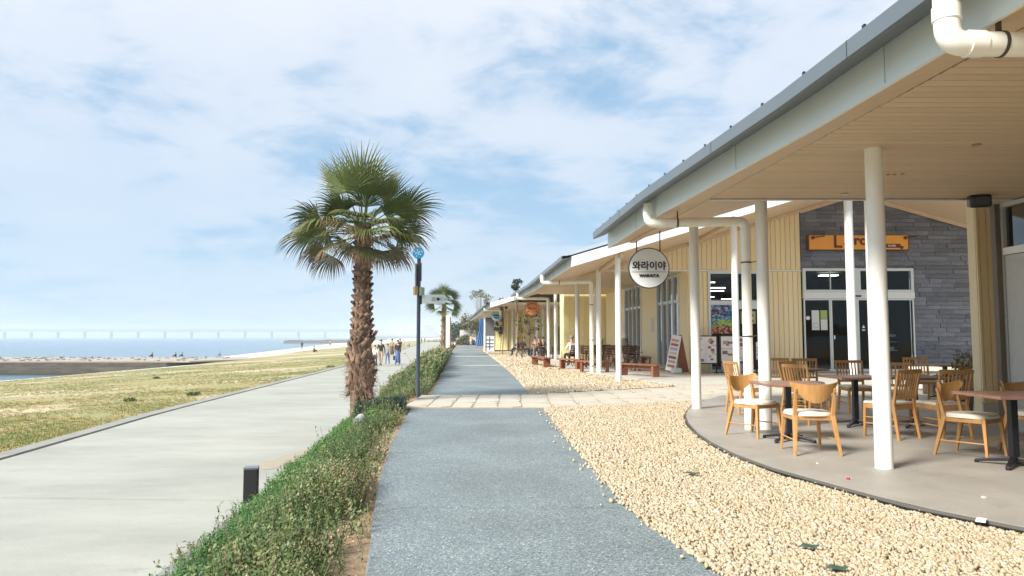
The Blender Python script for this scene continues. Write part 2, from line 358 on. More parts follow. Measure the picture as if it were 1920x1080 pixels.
# sea
m_sea = mat('sea_water', (.10, .20, .28), .2, spec=.5)
t = m_sea.node_tree; tcn = t.nodes.new('ShaderNodeTexCoord'); wv = t.nodes.new('ShaderNodeTexNoise'); wv.inputs['Scale'].default_value = .9; wv.inputs['Detail'].default_value = 6
mpn = t.nodes.new('ShaderNodeMapping'); mpn.inputs['Scale'].default_value = (.5, 1.4, 1); t.links.new(tcn.outputs['Object'], mpn.inputs[0]); t.links.new(mpn.outputs[0], wv.inputs[0])
bpn = t.nodes.new('ShaderNodeBump'); bpn.inputs['Strength'].default_value = .55; bpn.inputs['Distance'].default_value = .35; t.links.new(wv.outputs[0], bpn.inputs['Height']); t.links.new(bpn.outputs[0], t.nodes['Principled BSDF'].inputs['Normal'])
mb = MB(); mb.quad((-7000, -300, -3), (600, -300, -3), (3800, 7400, -3), (-7000, 7400, -3)); struct('sea', mb, m_sea)

# promenade: concrete bays with open joints
prom = tag(strip([[(X_promL(y), y, Z_PROM - .05), (X_promR(y) + .1, y, Z_PROM - .05)] for y in (-4, 2, 6, 9, 12, 16, 20, 26, 32, 45, 60, 94, 140, 200, 300)]).build('promenade', m_kerb), kind='structure')
joints = [-4, 3.1, 8.55, 14.0, 19.5, 25.0, 30.5, 36, 41.5, 47, 52.5, 58, 69, 80, 100, 140, 200, 300]
for i in range(len(joints) - 1):
    y0, y1 = joints[i] + .013, joints[i + 1] - .013; k = 0.05
    ys = np.linspace(y0, y1, 4); L_ = [(X_promL(y), y + (X_promL(y) * -k)) for y in ys]; Rr = [(X_promR(y), y + (X_promR(y) * -k)) for y in ys]
    MB().prism([p for p in L_] + [p for p in Rr[::-1]], Z_PROM - .1, Z_PROM).build('concrete_bay', m_prom, prom)
kb = thing('kerb', (0, 0, 0), 'long flat concrete kerb between the promenade and the dry grass', 'kerb')
y = -4.0
while y < 200:
    l = 2.0 if y < 40 else 8.0; y1 = y + l - .012
    MB().prism([(X_promL(y) - .36, y), (X_promL(y) - .03, y), (X_promL(y1) - .03, y1), (X_promL(y1) - .36, y1)], Z_PROM - .2, Z_PROM + .015).build('kerb_stone', m_kerb, kb); y += l
ke = thing('edging', (0, 0, 0), 'narrow pale concrete edging strip between the promenade and the planted bank', 'edging')
y = -4.0
while y < 60:
    y1 = y + 2 - .01
    MB().prism([(X_promR(y) + .012, y), (X_promR(y) + .24, y), (X_promR(y1) + .24, y1), (X_promR(y1) + .012, y1)], Z_PROM - .2, Z_PROM + .012).build('edging_stone', m_kerb, ke); y += 2

# sand blown against the edging
sx0, sy0 = on(575, 850, Z_PROM); sm = MB(); rr_ = random.Random(2)
for k in range(5):
    cx_, cy_ = sx0 + .12 * k - .2, sy0 + .55 * k - 1.0; n_ = 16; ring_ = [(cx_ + (.16 + .05 * rr_.random()) * math.cos(6.283 * i / n_) * 1.3, cy_ + (.42 + .1 * rr_.random()) * math.sin(6.283 * i / n_), Z_PROM + .003 + k * .0005) for i in range(n_)]
    sm.add(ring_ + [(cx_, cy_, Z_PROM + .014)], [(i, (i + 1) % n_, n_) for i in range(n_)])
tag(sm.build('blown_sand', mat('orange_sand', (.40, .345, .26), .95, var=.1, scale=20), None, True), 'thin orange sand blown onto the promenade beside the green bank', 'sand', kind='stuff')
# blue-grey path with joints, crossed by stone paving and pale bands
path = tag(strip([[(X_pathL(y), y, -.014), (X_pathR(y), y, -.03)] for y in np.concatenate([np.linspace(-4, 34, 39), np.linspace(36, 300, 30)])]).build('path', m_kerb), kind='structure')
pj = [-4, .4, 3.1, 5.85, 8.6, 11.3, 13.86]; pj2 = [17.0, 20.5, 24, 27.5, 31, 34.6]; 
def bay(y0, y1, m, z=0, name='path_bay'):
    ys = np.linspace(y0, y1, 10); MB().prism([(X_pathL(y), y) for y in ys] + [(X_pathR(y), y) for y in ys[::-1]], -.06, z).build(name, m, path)
for a_, b_ in list(zip(pj[:-1], pj[1:])) + list(zip(pj2[:-1], pj2[1:])): bay(a_ + .007, b_ - .007, m_asph)
m_band = mat('pale_band', (.50, .47, .41), .7, var=.05, scale=4)
bay(34.62, 35.3, m_band, .004, 'pale_band'); bay(35.32, 51, m_asph); bay(51.02, 52.2, m_band, .004, 'pale_band'); bay(52.22, 80, m_asph); bay(80.02, 82, m_band, .004, 'pale_band'); bay(82.02, 130, m_asph); bay(130.02, 300, m_asph)

# gravel bed
bed = MB(); ysb = np.concatenate([np.linspace(-4, 20, 30), np.linspace(22, 80, 20)])
struct('gravel_bed', strip([[(X_pathR(y) - .1, y, -.012), (X_pathR(y) + 9.5, y, -.012)] for y in ysb]), m_gravbed)
DECK_A = [(7.5, 2.2), (4.6, 3.75), (3.9, 4.5), (3.51, 5.04), (3.08, 5.72), (2.82, 6.55), (2.60, 7.3), (2.49, 8.1), (2.47, 9.0), (2.52, 9.9), (2.68, 11.1), (2.88, 12.1), (3.12, 12.95), (3.54, 14.19), (4.1, 15.2), (4.6, 16.1)]
deck = tag(MB().prism(DECK_A + [(16, 16.4), (16, 2.2)], -.05, .056).build('patio_floor', mat('joint_dark', (.12, .115, .10), .9)), kind='structure')
# saw joints in the patio: separate slabs laid over the base
def edgeA(y): return ip(y, [p[1] for p in DECK_A], [p[0] for p in DECK_A])
m_deck2 = m_deck
for y0, y1 in ((2.25, 5.55), (5.558, 8.6), (8.608, 11.6), (11.608, 14.4), (14.408, 16.05)):
    ys = np.linspace(y0, y1, 8); MB().prism([(edgeA(y) + .012, y) for y in ys] + [(15.9, y1), (15.9, y0)], .04, .0605).build('patio_slab', m_deck, deck)
# thin dark edge strip round the patio
mb = MB(); P_ = DECK_A
for i in range(len(P_) - 1):
    (x0, y0), (x1, y1) = P_[i], P_[i + 1]; mb.bar((x0 - .004, y0, .03), (x1 - .004, y1, .03), .05, .006)
tag(mb.build('patio_edging', m_black), 'thin black metal edging that holds the gravel off the near patio', 'edging')
DECK_B = [(4.55, 20.1), (4.1, 21.6), (3.6, 24.3), (3.1, 26.2), (2.8, 27.2), (2.2, 31.5), (1.8, 38), (1.4, 47), (.3, 58), (-.9, 72), (-2.4, 92)]
struct('terrace_floor', MB().prism(DECK_B + [(30, 92), (30, 20.1)], -.05, .058), mat('terrace_concrete', (.46, .44, .39), .6, col2=(.56, .54, .49), var=.05, scale=1.3))

grime(m_deck, (.35, .325, .285), .2, .8, .25)
# flagstone crossing
m_flag = mat('flagstone', (.48, .43, .34), .75, col2=(.58, .53, .44), var=.05, scale=5, bump=.3, bscale=30)
cross = tag(MB().prism([(-2.2, 14.0), (.6, 13.95), (3.95, 15.4), (4.65, 16.25), (16, 16.6), (16, 20.0), (4.7, 20.0), (.5, 17.1), (-2.0, 16.9)], -.02, .004).build('stone_crossing', mat('mortar', (.38, .33, .25), .9)), kind='structure')
def in_cross(x, y):
    lo = ip(x, [-2.3, .6, 3.95, 4.65, 16], [14.05, 13.98, 15.45, 16.3, 16.65]); hi = ip(x, [-2.1, .5, 4.7, 16], [16.85, 17.05, 19.9, 19.95]); return lo, hi
x = -2.1; fl = [MB().prism([(-.5, -.46), (.1, -.5), (.5, -.3), (.47, .45), (-.1, .5), (-.5, .4)], 0, 1).mesh('flagstone', m_flag), MB().prism([(-.48, -.5), (.42, -.5), (.5, .1), (.3, .5), (-.5, .45)], 0, 1).mesh('flagstone', m_flag), MB().prism([(-.5, -.4), (-.2, -.5), (.5, -.45), (.5, .5), (-.4, .48)], 0, 1).mesh('flagstone', m_flag)]
while x < 9.5:
    w = random.uniform(.38, .6); lo, hi = in_cross(x + w / 2, 0); yy = lo
    while yy < hi - .12:
        h = min(random.uniform(.3, .6), hi - yy); 
        piece(random.choice(fl), 'flagstone', cross, (x + w / 2, yy + h / 2, .004), (w - .025, h - .025, random.uniform(.008, .016))); yy += h
    x += w

# ------------------------------------------------------------------ pebbles
def ico():      # cheap 12 triangle pebble: a hexagonal belt with two caps
    v = [(0, 0, -1)] + [(math.cos(k * math.pi / 3), math.sin(k * math.pi / 3), .25 * (-1) ** k) for k in range(6)] + [(.1, 0, 1)]
    return np.array(v, float), np.array([(0, 1 + (k + 1) % 6, 1 + k) for k in range(6)] + [(7, 1 + k, 1 + (k + 1) % 6) for k in range(6)])
iv, if_ = ico(); iv = iv * (1 + rng.normal(0, .10, (len(iv), 1)))
from mathutils import noise as mnoise
def inside(poly, X, Y):
    r = np.zeros(len(X), bool); n = len(poly)
    for i in range(n):
        x0, y0 = poly[i]; x1, y1 = poly[(i + 1) % n]
        c = ((y0 > Y) != (y1 > Y)) & (X < (x1 - x0) * (Y - y0) / ((y1 - y0) or 1e-9) + x0); r ^= c
    return r
gA = [(X_pathR(y), y) for y in np.linspace(2.6, 13.9, 24)] + [(3.9, 15.35), (4.0, 15.05)] + DECK_A[:-2][::-1] + [(4.6, 2.6)]
gB = [(X_pathR(y), y) for y in np.linspace(17.15, 78, 40)][::-1] + [(4.5, 20.0)] + DECK_B
def pebbles(poly, ylo, yhi, dens, size, seed):
    xs = [p[0] for p in poly]; x0, x1 = min(xs), max(xs); n = int((x1 - x0) * (yhi - ylo) * dens)
    X = rng.uniform(x0, x1, n); Y = rng.uniform(ylo, yhi, n)
    X2 = X + rng.normal(0, .012, n); k = inside(poly, X, Y); return X2[k], Y[k], np.full(k.sum(), size)
parts = [pebbles(gA, 2.9, 7.5, 3900, .0128, 1), pebbles(gA, 7.5, 16, 2100, .0155, 2), pebbles(gB, 17.1, 30, 420, .03, 3), pebbles(gB, 30, 78, 110, .05, 4)]
# strays on the path
sx = rng.uniform(3.4, 14, 70); st_ = X_pathR(sx) - np.abs(rng.normal(0, .07, 70)) - .01
parts.append((st_, sx, np.full(70, .017)))
X = np.concatenate([p[0] for p in parts]); Y = np.concatenate([p[1] for p in parts]); S = np.concatenate([p[2] for p in parts])
n = len(X); S = S * np.clip(rng.lognormal(0, .28, n), .5, 1.9); rm = rotz_np(rng.uniform(0, 6.28, n)) @ rand_rot(n) * 1.0
sc3 = np.stack([S * rng.uniform(.9, 1.4, n), S, S * rng.uniform(.5, .8, n)], 1)
Z = S * .25 + rng.uniform(0, .012, n) * (Y < 16) + .012 * np.array([mnoise.noise((x * 2.2, y * 2.2, 5)) for x, y in zip(X, Y)])
V, Fq, T = replicate(iv, if_, np.stack([X, Y, Z], 1), rm, sc3, rng.uniform(0, 1, n))
m_peb = mat('cream_pebble', (.6, .5, .35), .75, attr='tint', ramp=[(0, (.42, .325, .20)), (.25, (.48, .385, .25)), (.6, (.52, .43, .295)), (.93, (.57, .50, .38)), (.985, (.55, .52, .46)), (1, (.36, .22, .14))])
pebs = bpy.data.objects.new('gravel', np_mesh('gravel', V, Fq, m_peb, T)); COL.objects.link(pebs); tag(pebs, 'loose cream yellow gravel spread between the path and the patios', 'gravel', kind='stuff')
for i, (u, v, label) in enumerate([(1297, 889, 'dark green leaf lying in the gravel nearest the patio edge'), (1518, 1027, 'small dark leaf in the gravel close to the camera'), (1570, 1068, 'larger dark leaf scrap at the very bottom of the gravel')]):
    x, y = on(u, v, .03); mb = MB(); w = .09 if i == 0 else .07
    mb.add([(x - w, y, .035), (x - w * .4, y + .04, .05), (x + w * .5, y + .03, .04), (x + w, y, .05), (x + w * .3, y - .04, .035), (x - w * .5, y - .03, .045)], [(0, 1, 5), (1, 2, 4, 5), (2, 3, 4)])
    tag(mb.build('fallen_leaf', mat('dark_leaf', (.05, .10, .07), .6)), label, 'leaf', 'leaves dropped in the gravel')

# ------------------------------------------------------------------ buildings
def soffit_z_profile(): pass
def eave_building(root, front, eave, inner_far, zf, zc, gh=.26, columns=(), plank=True): pass

def lerp2(a_, b_, t): return tuple(a_[i] + (b_[i] - a_[i]) * t for i in range(len(a_)))

# ---- building A (near, right)
A = thing('cafe_building', (8, 6, 0), 'nearest cafe building with deep timber-lined canopy on white columns', 'building')
eA = [(2.98, -3), (2.9, 0), (2.67, 4.27), (2.56, 5.99), (2.13, 10.12), (1.9, 14.14)]      # foot of the fascia, z 3.12
roofA = None
def canopy(root, e, zf, zc, s, gd, gt, mats, far_z=None, gutter_end=True, ridge=13.0, thick=.3, cap=True, clips=True):
    """fascia, box gutter and roof skin along the eave polyline e"""
    n = len(e)
    # outward normals (towards -x side)
    nor = []
    for i in range(n):
        a_, b_ = e[max(i - 1, 0)], e[min(i + 1, n - 1)]; d = Vector((b_[0] - a_[0], b_[1] - a_[1])).normalized(); nor.append(Vector((-d.y, d.x)))
    rf = MB(); rows = []
    top = zf + .29
    for i, (x, y) in enumerate(e):
        g = nor[i]; xo, yo = x + g.x * (gd - .02), y + g.y * (gd - .02)
        rows.append([(xo, yo, zf + gt + .005), (x, y, top + .06), (ridge, y, top + .06 + s * (ridge - x)), (ridge + 12, y, top + .06 + s * (ridge - x) - s * 12)])
    low = [[(p[0], p[1], p[2] - .05) for p in r] for r in rows]
    mbr = strip(rows); m2 = strip(low); off = len(mbr.v); mbr.v += m2.v; mbr.f += [tuple(q + off for q in f[::-1]) for f in m2.f]; mbr.m += m2.m
    roof = mbr.build('roof', mats['roof'], root)
    fa = MB()
    for i in range(n - 1):
        (x0, y0), (x1, y1) = e[i], e[i + 1]; g0, g1 = nor[i] * .03, nor[i + 1] * .03
        p = [(x0, y0), (x1, y1), (x1 - g1.x, y1 - g1.y), (x0 - g0.x, y0 - g0.y)]
        fa.prism(p, zf, zf + .31)
    fa.build('fascia', mats['fascia'], roof)
    gu = MB(); rows = []
    for i, (x, y) in enumerate(e):
        g = nor[i]
        def q(d, z): return (x + g.x * d, y + g.y * d, z)
        rows.append([q(.032, zf + .27), q(gd - .02, zf + gt - .13), q(gd, zf + gt - .12), q(gd, zf + gt), q(gd - .02, zf + gt), q(gd - .02, zf + gt - .09), q(.06, zf + .27)])
    gm = strip(rows)
    r0, r1 = 0, (n - 1) * 7
    gm.f += [tuple(range(0, 7)), tuple(range(r1, r1 + 7))[::-1]]; gm.m += [0, 0]
    gm.build('gutter', mats['gutter'], roof)
    jm = mat('joint_line', (.03, .035, .04), .6)
    for i in range(n - 1):
        (x0, y0), (x1, y1) = e[i], e[i + 1]; k = max(1, int(math.hypot(x1 - x0, y1 - y0) / 2.4)); d = Vector((x1 - x0, y1 - y0)).normalized(); rz_ = math.atan2(d.y, d.x)
        for j in range(k):
            t_ = (j + .37) / k; x, y = x0 + (x1 - x0) * t_, y0 + (y1 - y0) * t_; g = nor[i]
            MB().box((x + g.x * gd, y + g.y * gd, zf + gt - .06), (.005, .006, .125), rz=rz_).build('gutter_joint', jm, roof)
            MB().box((x + g.x * .0315, y + g.y * .0315, zf + .14), (.004, .006, .27), rz=rz_).build('fascia_joint', mat('faint_joint', (.42, .44, .43), .5), roof)
    if clips:
        cl = []
        tot = 0; box = unit_box('gutter_clip', m_black)
        for i in range(n - 1):
            (x0, y0), (x1, y1) = e[i], e[i + 1]; L_ = math.hypot(x1 - x0, y1 - y0); k = max(1, int(L_ / .6))
            for j in range(k):
                t_ = (j + .5) / k; x, y = x0 + (x1 - x0) * t_, y0 + (y1 - y0) * t_; g = nor[i]
                piece(box, 'gutter_clip', roof, (x + g.x * (gd - .01), y + g.y * (gd - .01), zf + gt + .014), (.016, .03, .02))
    return roof
MA = dict(roof=m_roof, fascia=m_fascia, gutter=m_gutter)
roofA = canopy(A, eA, 3.12, 3.28, .3, .30, .30, MA, ridge=7.5)  # unseen ridge shaped low so more sky light reaches the court behind
# sloping timber lining by the eave, then the flat ceiling
cA = [(3.45, -3), (3.38, 0), (3.18, 4.6), (3.06, 6), (2.75, 9.9)]
def eaveA(y): return ip(y, [p[1] for p in eA], [p[0] for p in eA])
def creaseA(y): return ip(y, [p[1] for p in cA], [p[0] for p in cA])
ceilA = MB()
rows = [[(eaveA(y) + .03, y, 3.125), (creaseA(y), y, 3.283)] for y in (-3, 0, 2, 4, 6, 8, 9.9)]
ceil = strip(rows).build('ceiling', m_soffit2, A)
pl = unit_box('ceiling_plank', m_soffit); y = .3; k = 0
while y < 9.85:
    x0 = creaseA(y) + .004; w = .128; piece(pl, 'ceiling_plank', ceil, ((x0 + 8.2) / 2, y + w / 2, 3.293), (8.2 - x0, w - .007, .018)); y += w; k += 1
MB().b2((3, -3, 3.304), (8.4, 9.88, 3.32)).build('ceiling_backing', mat('dark_gap', (.12, .08, .05), .9), ceil)
# end trim of the flat ceiling (black shadow gap and white flashing)
MB().b2((2.76, 9.885, 3.285), (8.3, 9.93, 3.36)).build('ceiling_trim', m_black, ceil)
MB().b2((2.76, 9.935, 3.262), (8.3, 9.97, 3.30)).build('flashing', m_white, ceil)
# raking soffit beyond the ceiling, out to the gable edge
s_ = .3
def zA(x): return 3.125 + .3 * (x - 1.93)
rows = []
for y in (9.99, 11, 12, 13, 14.14):
    x0 = eaveA(y) + .03; rows.append([(x0, y, 3.125 + .3 * (x0 - eaveA(y)) * .9), (x0 + 3, y, 3.125 + .9 + (9.99 - y) * 0), (7.5, y, zA(7.5)), (14, y, zA(7.5) - 1.9)])
strip(rows).build('raking_soffit', m_soffit2, A)
MB().bar((2.9, 9.99, 3.36), (2.35, 14.0, 3.22), .10, .05).build('soffit_batten', m_soffit2, A)
mb = MB(); mb.prism([(1.90, 14.14), (7.5, 14.14), (7.5, 14.2), (1.90, 14.2)], [3.11, zA(7.5), zA(7.5), 3.11], [3.40, zA(7.5) + .3, zA(7.5) + .3, 3.40]); mb.build('barge_board', m_fascia_w, A)
for (x, y, r, lab) in ((3.70, 7.26, .085, 1), (3.59, 10.28, .085, 2), (3.37, 13.25, .085, 3)):
    zt = 3.285 if y < 9.9 else 3.125 + .3 * (x - eaveA(y)) + .02
    MB().tube([(x, y, .05), (x, y, zt)], r, 24).build('column', m_white, A, True)
    MB().tube([(x, y, .056), (x, y, .066)], r + .006, 24).build('column_foot', m_plinth, A, True)
MB().tube([(3.86, 4.2, .05), (3.86, 4.2, 3.285)], .085, 24).build('column', m_white, A, True)
def elbow_pipe(pts, r, m, parent, rb=.16, collars=()):
    P = [Vector(p) for p in pts]; out = [P[0]]
    for i in range(1, len(P) - 1):
        a_, b_, c = P[i - 1], P[i], P[i + 1]; d0 = (a_ - b_).normalized() * rb; d1 = (c - b_).normalized() * rb
        for t_ in np.linspace(0, 1, 7): out.append((b_ + d0) * (1 - t_) ** 2 + b_ * 2 * t_ * (1 - t_) + (b_ + d1) * t_ ** 2)
    out.append(P[-1]); pipe = MB().tube(out, r, 20).build('downpipe', m, parent, True)
    for c, d in collars: MB().tube([Vector(c), Vector(c) + Vector(d)], r * 1.10, 20).build('pipe_collar', m, pipe, True)
    return pipe
def ring(c, axis, r, w, m, parent, name='pipe_bracket'):
    c, ax = Vector(c), Vector(axis).normalized(); return MB().tube([c - ax * w / 2, c + ax * w / 2], r, 20).build(name, m, parent, True)
pA = elbow_pipe([(2.00, 10.5, 3.32), (2.00, 10.5, 3.03), (3.37, 10.32, 3.03), (3.37, 10.32, .06)], .068, m_cream, A, .11, [((2.0, 10.5, 3.25), (0, 0, -.10)), ((2.16, 10.48, 3.03), (.1, -.012, 0)), ((3.22, 10.34, 3.03), (-.03, 0, 0)), ((3.37, 10.32, 2.90), (0, 0, -.05))])
ring((2.42, 10.44, 3.03), (1, -.1, 0), .074, .025, m_bracket, pA); MB().bar((2.42, 10.44, 3.1), (2.42, 10.44, 3.2), .02, .01).build('pipe_hanger', m_bracket, pA)
for z in (2.43, 1.37):
    ring((3.37, 10.32, z), (0, 0, 1), .073, .02, m_bracket, pA); MB().bar((3.43, 10.31, z), (3.53, 10.29, z + .02), .018, .012).build('pipe_hanger', m_bracket, pA)
pN = elbow_pipe([(2.44, 3.93, 3.34), (2.44, 3.93, 3.0), (4.02, 3.98, 3.0), (4.02, 3.98, .06)], .068, m_cream, A, .10, [((2.44, 3.93, 3.21), (0, 0, -.08)), ((2.545, 3.933, 3.0), (.09, .003, 0))])
ring((2.745, 3.94, 3.0), (1, 0, 0), .074, .018, m_bracket, pN); MB().bar((2.735, 3.94, 3.06), (2.735, 3.94, 3.14), .03, .012).build('pipe_hanger', m_bracket, pN)
for (u, v) in ((1831, 271), (1677, 327), (1665, 327), (1692, 326), (1583, 363)):
    x, y = on(u, v, 3.283); MB().tube([(x, y, 3.2835), (x, y, 3.272)], .045 if u in (1831, 1583) else .02, 16).build('recessed_downlight', mat('lamp_trim', (.35, .26, .17), .3), A, True)
# walls of A: glazed wall to the path, boarded return at the far corner
wx = 7.03
MB().b2((7.96, 12.30, .06), (16, 12.5, 3.9)).build('end_wall', m_yellow, A)
endw = [o for o in A.children if o.name.startswith('end_wall')][0]
sb = unit_box('siding_board', m_yellow); x = 7.96
wid = [.055, .125, .125, .125, .18, .18, .18]
for w in wid: piece(sb, 'siding_board', endw, (x + w / 2, 12.28, 2.02), (w - .016, .03, 3.5)); x += w
MB().b2((7.96, 12.26, .06), (9.2, 12.30, .24)).build('plinth', m_plinth, endw)
MB().b2((7.4, -4, .06), (16, 10.3, .1)).build('interior_floor', mat('shop_floor', (.25, .2, .15), .6), A)
MB().b2((10, -4, .06), (10.1, 10.3, 3.28)).build('interior_wall', mat('interior_wall_paint', (.30, .31, .26), .8), A)
gw = MB()
for y0, y1 in ((10.16, 10.3), (8.1, 8.2), (6.0, 6.1)): gw.b2((wx - .05, y0, .06), (wx + .05, y1, 3.27))
gw.b2((wx - .05, 3, 3.2), (wx + .05, 10.16, 3.26)); 
gframe = gw.build('window_frame', m_plinth, A)
MB().b2((wx - .07, 3, 2.52), (wx + .04, 10.15, 2.62)).build('transom', m_white, gframe)
MB().b2((wx - .05, 9.75, .06), (wx + .03, 10.14, 2.51)).build('door_jamb', m_plinth, gframe)
MB().b2((wx - .06, 9.70, .06), (wx - .02, 9.745, 2.51)).build('door_stile', m_white, gframe)
MB().b2((wx - .004, 3, 2.63), (wx + .004, 10.15, 3.19)).build('glass_pane', m_glass2, gframe)
MB().b2((wx - .004, 3, .1), (wx + .004, 9.69, 2.5)).build('glass_pane', m_glass2, gframe)
MB().b2((wx + .25, 3, .1), (wx + .28, 9.4, 1.15)).build('counter_front', m_dkwood, A)
MB().b2((wx + .05, 10.18, .06), (10, 10.3, 3.26)).build('return_wall', m_yellow, A)
MB().b2((wx - .13, 10.2, .06), (wx - .055, 10.30, 3.26)).build('corner_trim', mat('bronze_trim', (.16, .13, .09), .5), A)

# ---- building B (middle, gabled, slate and yellow siding)
B = thing('gabled_shop_building', (12, 30, 0), 'gabled yellow and dark slate shop building behind the patio', 'building')
eB = [(1.77, 21.3), (.99, 33.0), (.24, 40.9)]
def zB(x): return 3.44 + .3 * (x - 1.77)
def eaveB(y): return ip(y, [p[1] for p in eB], [p[0] for p in eB])
MBm = dict(roof=m_roof, fascia=m_fascia, gutter=m_gutter)
roofB = canopy(B, eB, 3.45, 3.86, .3, .30, .31, MBm, ridge=13.0, clips=False)
# gable barge boards and raking soffit
PK = 13.0
def zB2(x): return zB(x) if x < PK else zB(PK) - .29 * (x - PK)
bb = MB(); bb.prism([(1.77, 21.24), (PK, 21.24), (PK, 21.3), (1.77, 21.3)], [3.44, zB(PK), zB(PK), 3.44], [3.75, zB(PK) + .31, zB(PK) + .31, 3.75]); bb.build('barge_board', m_fascia_w, roofB)
bb = MB(); bb.prism([(PK + .01, 21.24), (25, 21.24), (25, 21.3), (PK + .01, 21.3)], [zB2(PK), zB2(25), zB2(25), zB2(PK)], [zB2(PK) + .31, zB2(25) + .31, zB2(25) + .31, zB2(PK) + .31]); bb.build('barge_board', m_fascia_w, roofB)
bb = MB(); bb.quad((1.6, 21.22, 3.76), (PK, 21.22, zB(PK) + .32), (PK, 21.45, zB(PK) + .47), (1.55, 21.45, 3.86)); bb.build('verge_capping', m_roof, roofB)
rows = [[(eaveB(y) + .03, y, 3.455)] + [(x, y, zB2(x)) for x in (2.2, 3.17, PK, 25)] for y in (21.31, 24, 26.9)]
rk = strip(rows).build('raking_soffit', m_soffit2, B)
# beams that run under the raking soffit
for x in (3.3, 6.7): MB().b2((x - .06, 21.4, zB(x) - .14), (x + .06, 26.9, zB(x) - .03)).build('soffit_beam', m_soffit2, B)
rows = [[(eaveB(y) + .03, y, 3.455), (eaveB(y) + 1.35, y, 3.858)] for y in (27, 33, 40.9)]
cB = strip(rows).build('ceiling', m_soffit2, B)
# flat ceiling of the veranda
plb = unit_box('ceiling_plank', m_soffit); y = 27.06
while y < 42:
    x0 = eaveB(min(y, 40.9)) + 1.36; piece(plb, 'ceiling_plank', cB, ((x0 + 7.2) / 2, y + .15, 3.868), (7.2 - x0, .29, .018)); y += .3
MB().b2((2.5, 42.02, 3.85), (5.9, 42.1, 4.0)).build('ceiling_trim', m_dkwood, cB)
# gable wall boards above the veranda, window and door wall
YW = 27.0
gab = MB(); gab.prism([(2.45, YW + .04), (10.88, YW + .04), (10.88, YW + .2), (2.45, YW + .2)], [3.87, 3.87, 3.87, 3.87], [zB(2.45) + .2, zB(10.88) + .1, zB(10.88) + .1, zB(2.45) + .2])
gabw = gab.build('gable_wall', m_yellow, B)
x = 2.5; up = []
while x < 10.85:
    w = min(.186, 10.87 - x); xm = x + w / 2; z1 = zB(xm) - .02; z0 = 3.88
    if z1 - z0 > .03: piece(sb, 'siding_board', gabw, (xm, YW + .015, (z0 + z1) / 2), (w - .022, .03, z1 - z0))
    x += w
MB().b2((2.4, YW - .03, 3.83), (10.88, YW + .01, 3.875)).build('beam_flashing', m_white, gabw)
MB().prism([(2.5, YW - .16), (10.9, YW - .16), (10.9, YW - .1), (2.5, YW - .1)], [zB(2.5) - .12, zB(10.9) - .12, zB(10.9) - .12, zB(2.5) - .12], [zB(2.5) - .01, zB(10.9) - .01, zB(10.9) - .01, zB(2.5) - .01]).build('barge_trim', m_soffit2, gabw)
# lower wall, with window 7.39..9.1+
low = MB(); low.b2((6.62, YW + .04, .06), (7.36, YW + .2, 3.83)); low.b2((9.42, YW + .04, .06), (10.88, YW + .2, 3.83))
loww = low.build('front_wall', m_yellow, B)
for xa, xb in ((6.62, 7.34), (9.44, 10.87)):
    x = xa
    while x < xb - .02:
        w = min(.186, xb - x); piece(sb, 'siding_board', loww, (x + w / 2, YW + .015, 1.97), (w - .022, .03, 3.7)); x += w
def window(parent, x0, x1, z0, z1, y, muntins_x=(), muntins_z=(), fw=.09, glass=m_glass, deep=1.0, name='window'):
    mb = MB(); mb.b2((x0, y - .06, z0), (x0 + fw, y + .06, z1)); mb.b2((x1 - fw, y - .06, z0), (x1, y + .06, z1))
    mb.b2((x0 + fw, y - .055, z1 - fw), (x1 - fw, y + .055, z1)); mb.b2((x0 + fw, y - .055, z0), (x1 - fw, y + .055, z0 + fw))
    o = mb.build(name, m_alu, parent)
    for mz, h in muntins_z: MB().b2((x0 + fw, y - .05, mz - h / 2), (x1 - fw, y + .05, mz + h / 2)).build('transom', m_alu, o)
    for mx_, za, zb_, w in muntins_x: MB().b2((mx_ - w / 2, y - .045, za), (mx_ + w / 2, y + .045, zb_)).build('mullion', m_alu, o)
    MB().b2((x0 + fw, y - .004, z0 + fw), (x1 - fw, y + .004, z1 - fw)).build('pane', glass, o)
    return o
win = window(B, 7.36, 9.42, .06, 3.83, YW, [(8.38, .15, 2.4, .08)], [(2.58, .34), (2.74, .03)])
rm_ = MB()
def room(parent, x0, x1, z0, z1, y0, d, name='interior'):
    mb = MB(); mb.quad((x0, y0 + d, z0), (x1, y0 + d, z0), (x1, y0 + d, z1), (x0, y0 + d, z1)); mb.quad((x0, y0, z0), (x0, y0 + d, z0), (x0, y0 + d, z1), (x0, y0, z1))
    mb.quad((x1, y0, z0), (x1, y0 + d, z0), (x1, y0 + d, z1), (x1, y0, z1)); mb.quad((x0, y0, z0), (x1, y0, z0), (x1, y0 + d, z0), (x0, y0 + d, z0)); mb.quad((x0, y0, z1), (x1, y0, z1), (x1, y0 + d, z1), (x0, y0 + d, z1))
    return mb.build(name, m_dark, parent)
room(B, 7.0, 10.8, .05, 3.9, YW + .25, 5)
m_lamp = mat('shop_lamp', (1, .97, .85), .5, emit=5)
for (x, y, z) in ((7.9, 29, 3.55), (8.7, 30.5, 3.3), (7.8, 28.8, 2.95), (8.9, 29.5, 2.9)): MB().b2((x - .3, y, z), (x + .3, y + .05, z + .03)).build('strip_light', m_lamp, B)
